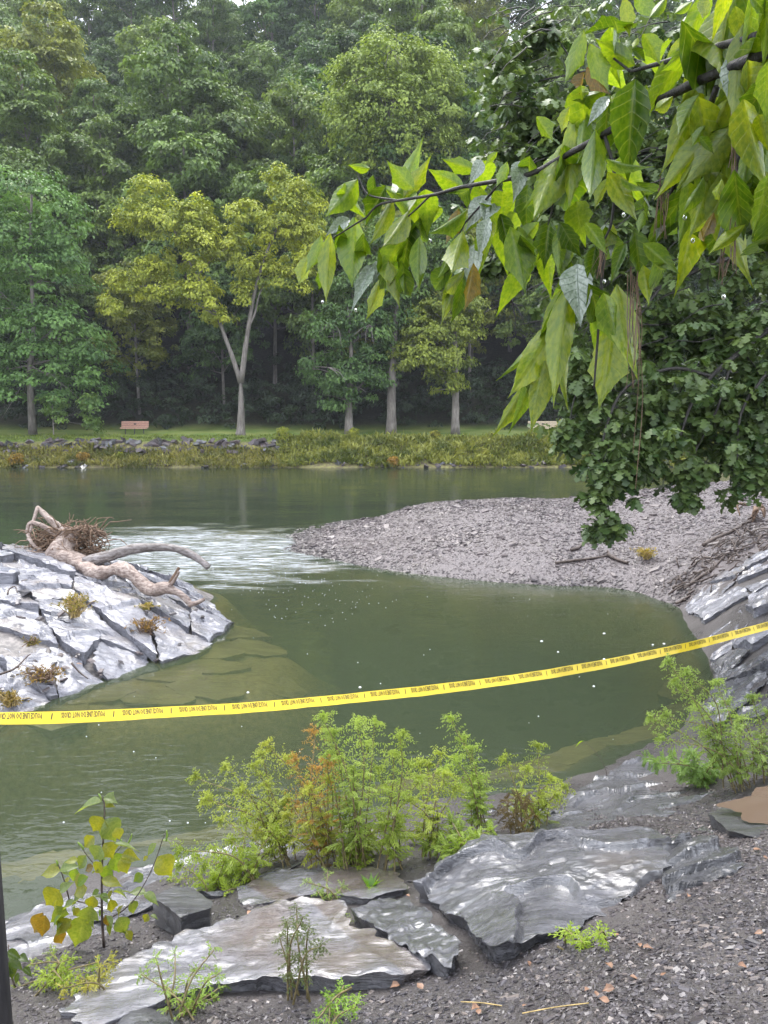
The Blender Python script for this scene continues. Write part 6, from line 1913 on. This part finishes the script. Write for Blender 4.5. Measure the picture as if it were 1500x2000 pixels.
for k in range(34):                         # smaller grey-green leaves filling the stems
    x0, y0 = r.uniform(420, 1080), r.uniform(520, 1180)
    if abs(x0 - 780) > 60 + 0.42 * (y0 - 300): continue
    B = PY(*wz(x0, y0), b[1] + r.uniform(-0.1, 0.1)); a_ = r.uniform(0, 2 * PI)
    o = link('leaf', BL[int(r.integers(5))], weed)
    o.location = B - b; o.rotation_euler = (r.normal(0, .4), r.uniform(-0.2, 0.9), a_); s = r.uniform(0.05, 0.085); o.scale = (s, s * 0.9, s)
    o.color = (*(np.array((g1, gr, gr, y1)[int(r.integers(4))]) * r.uniform(0.7, 1.0)), 1)
m = MB()
for x0, y0, x1, y1_ in ((1390, 440, 1395, 350), (1060, 480, 1105, 380), (850, 100, 825, 45), (480, 650, 470, 600), (700, 510, 650, 450), (1000, 470, 1015, 425)):
    m.add(*tube(wpath([(x0, y0), (0.5 * (x0 + x1) + 6, 0.5 * (y0 + y1_)), (x1, y1_)], 8), [0.004, 0.006, 0.003], 6, 0.2))
o = m.build('flower_spike', M['leaf_herb'], weed); o.color = (0.9, 1.1, 0.8, 1)
# dark broad leaves behind the post
b2 = gp(30, 1930)
wd2 = thing('broad_leaf_weed', 'dark broad leaves poking out behind the post', 'plant', b2)
for k, (x0, y0, x1, y1_) in enumerate(((60, 1370, 170, 1420), (80, 1420, 180, 1500), (50, 1440, 60, 1620), (110, 1460, 100, 1600), (160, 1400, 230, 1440), (200, 1500, 260, 1560), (150, 1540, 130, 1640))):
    B = PY(*wz(x0, y0), b2[1]); T2 = PY(*wz(x1, y1_), b2[1] - 0.03); d = T2 - B; L = np.linalg.norm(d) * 1.1; d = d / np.linalg.norm(d)
    view = unit(np.array([0, 0, CAM_Z]) - B); nrm = unit(view - d * view.dot(d) + [0, 0, 0.4]); nrm = unit(nrm - d * nrm.dot(d)); s = np.cross(nrm, d)
    o = link('leaf', BL[k % 5], wd2)
    o.matrix_basis = Matrix(((d[0] * L, s[0] * L, nrm[0] * L, B[0] - b2[0]), (d[1] * L, s[1] * L, nrm[1] * L, B[1] - b2[1]), (d[2] * L, s[2] * L, nrm[2] * L, B[2] - b2[2]), (0, 0, 0, 1)))
    o.color = (0.3, 0.42, 0.35, 1)
p_ = np.array([[0, 0, 0], [-0.02, 0, 0.1], [-0.03, 0.02, 0.22]])
obj('stem', *tube(resample(p_, 8), [0.005, 0.003], 6), M['stick'], wd2)
# lone thin seedling on the ledge
b3 = gp(1186, 1530)
sd3 = thing('thin_seedling', 'lone thin seedling with one pale leaf on the bedrock ledge', 'plant', b3)
pth = resample(np.array([PY(u, v, b3[1]) for u, v in ((1186, 1528), (1182, 1500), (1160, 1465), (1140, 1447))]) - b3, 12)
obj('stem', *tube(pth, [0.003, 0.0015], 5), M['stick'], sd3)
o = link('leaf', BL[1], sd3); o.location = pth[-1]; o.rotation_euler = (0.5, 0.3, PI); o.scale = (0.09, 0.09, 0.09); o.color = (0.9, 1.2, 0.7, 1)

# ------------------------------------------------------------------ fallen leaves
fl = np.random.default_rng(88)
FL = []
for k in range(3):
    V_, F_, a_ = leaflet(80 + k, 0.6, 9, 5)
    FL.append(make_mesh('fallen_leaf', V_ * [1, 1, 0.7], F_, M['dead_leaf'], True))
spots_fl = [(1320, 1695), (1350, 1660), (1345, 1755), (1205, 1835), (1195, 1900), (1230, 1915), (1290, 1915), (1440, 1895), (1490, 1830), (1250, 1850), (1150, 1940), (1165, 1955), (1190, 1965), (1200, 1940), (935, 1990), (825, 1940), (780, 1930), (765, 1840), (790, 1850), (800, 1757),
            (655, 1752), (690, 1760), (640, 1745), (490, 1785), (1030, 1885), (1255, 1860), (1490, 1680), (1470, 1665), (935, 1975), (1020, 1975), (150, 1308)]
for i, (u, v) in enumerate(spots_fl):
    p = on_ground(u, v) if i < len(spots_fl) - 1 else isl(u, v) + [0, 0, 0.06]
    o = link('fallen_leaf', FL[i % 3])
    s = fl.uniform(0.025, 0.05) * (1 if i < len(spots_fl) - 1 else 2.2)
    o.location = p + [0, 0, 0.02]; o.rotation_euler = (fl.normal(0, 0.25), fl.normal(-0.1, 0.25), fl.uniform(0, 6.28)); o.scale = (s, s, s)
    tag(o, 'small orange-brown leaf fallen on the near bank' if i < len(spots_fl) - 1 else 'orange leaf lying on the flat wet slab of the island', 'leaf', 'leaves fallen on the bank')
# straw blades
for u0, v0, u1, v1, lab in ((900, 1962, 980, 1970, 'thin straw blade lying on the mud below the broad slab'), (1020, 1985, 1150, 1965, 'longer straw blade lying across the chips')):
    pts = np.array([on_ground(u0, v0), on_ground((u0 + u1) / 2, (v0 + v1) / 2 - 2), on_ground(u1, v1)]) + [0, 0, 0.012]
    tag(obj('straw_blade', *tube(resample(pts, 8), 0.0022, 5), M['straw'], origin=pts[0]), lab, 'straw')

# ------------------------------------------------------------------ rain splashes and foam flecks on the water
fr_ = np.random.default_rng(12)
m = MB()
t = NT('foam'); M['foam'] = t.done(t.principled((0.8, 0.82, 0.85), 0.4, 0.5))
pts = [(703, 1342), (1090, 1273), (1180, 1237), (1275, 1259), (1297, 1257), (1180, 1287), (1058, 1252), (1160, 1340), (484, 1352)]
pts += [(fr_.uniform(100, 1300), 1130 + 520 * fr_.random() ** 1.6) for _ in range(60)] + [(fr_.normal(600, 110), fr_.normal(1150, 35)) for _ in range(120)]
for i, (u, v) in enumerate(pts):
    p = PZ(u, v, 0.004)
    if HI(p[None, :2])[0] > -0.03 or hz(p[0], p[1]) > -0.03: continue
    s = (fr_.uniform(0.014, 0.024) if i < 9 else fr_.uniform(0.003, 0.008))
    k = np.linspace(0, 2 * PI, 9)[:-1]
    ring = np.column_stack([np.cos(k) * s * fr_.uniform(.8, 1.2, 8), np.sin(k) * s * fr_.uniform(.6, 1, 8), np.zeros(8)])
    V = np.vstack([ring + [0, 0, -0.004], ring * 0.6 + [0, 0, s * 0.3], [[0, 0, s * 0.4]]]) + p
    jj = np.arange(8); jn = (jj + 1) % 8
    m.add(V, [np.stack([jj, jn, 8 + jn, 8 + jj], -1), np.stack([8 + jj, 8 + jn, np.full(8, 16)], -1)])
tag(m.build('foam_flecks', M['foam']), 'white foam flecks and rain splashes on the water', 'foam', kind='stuff')
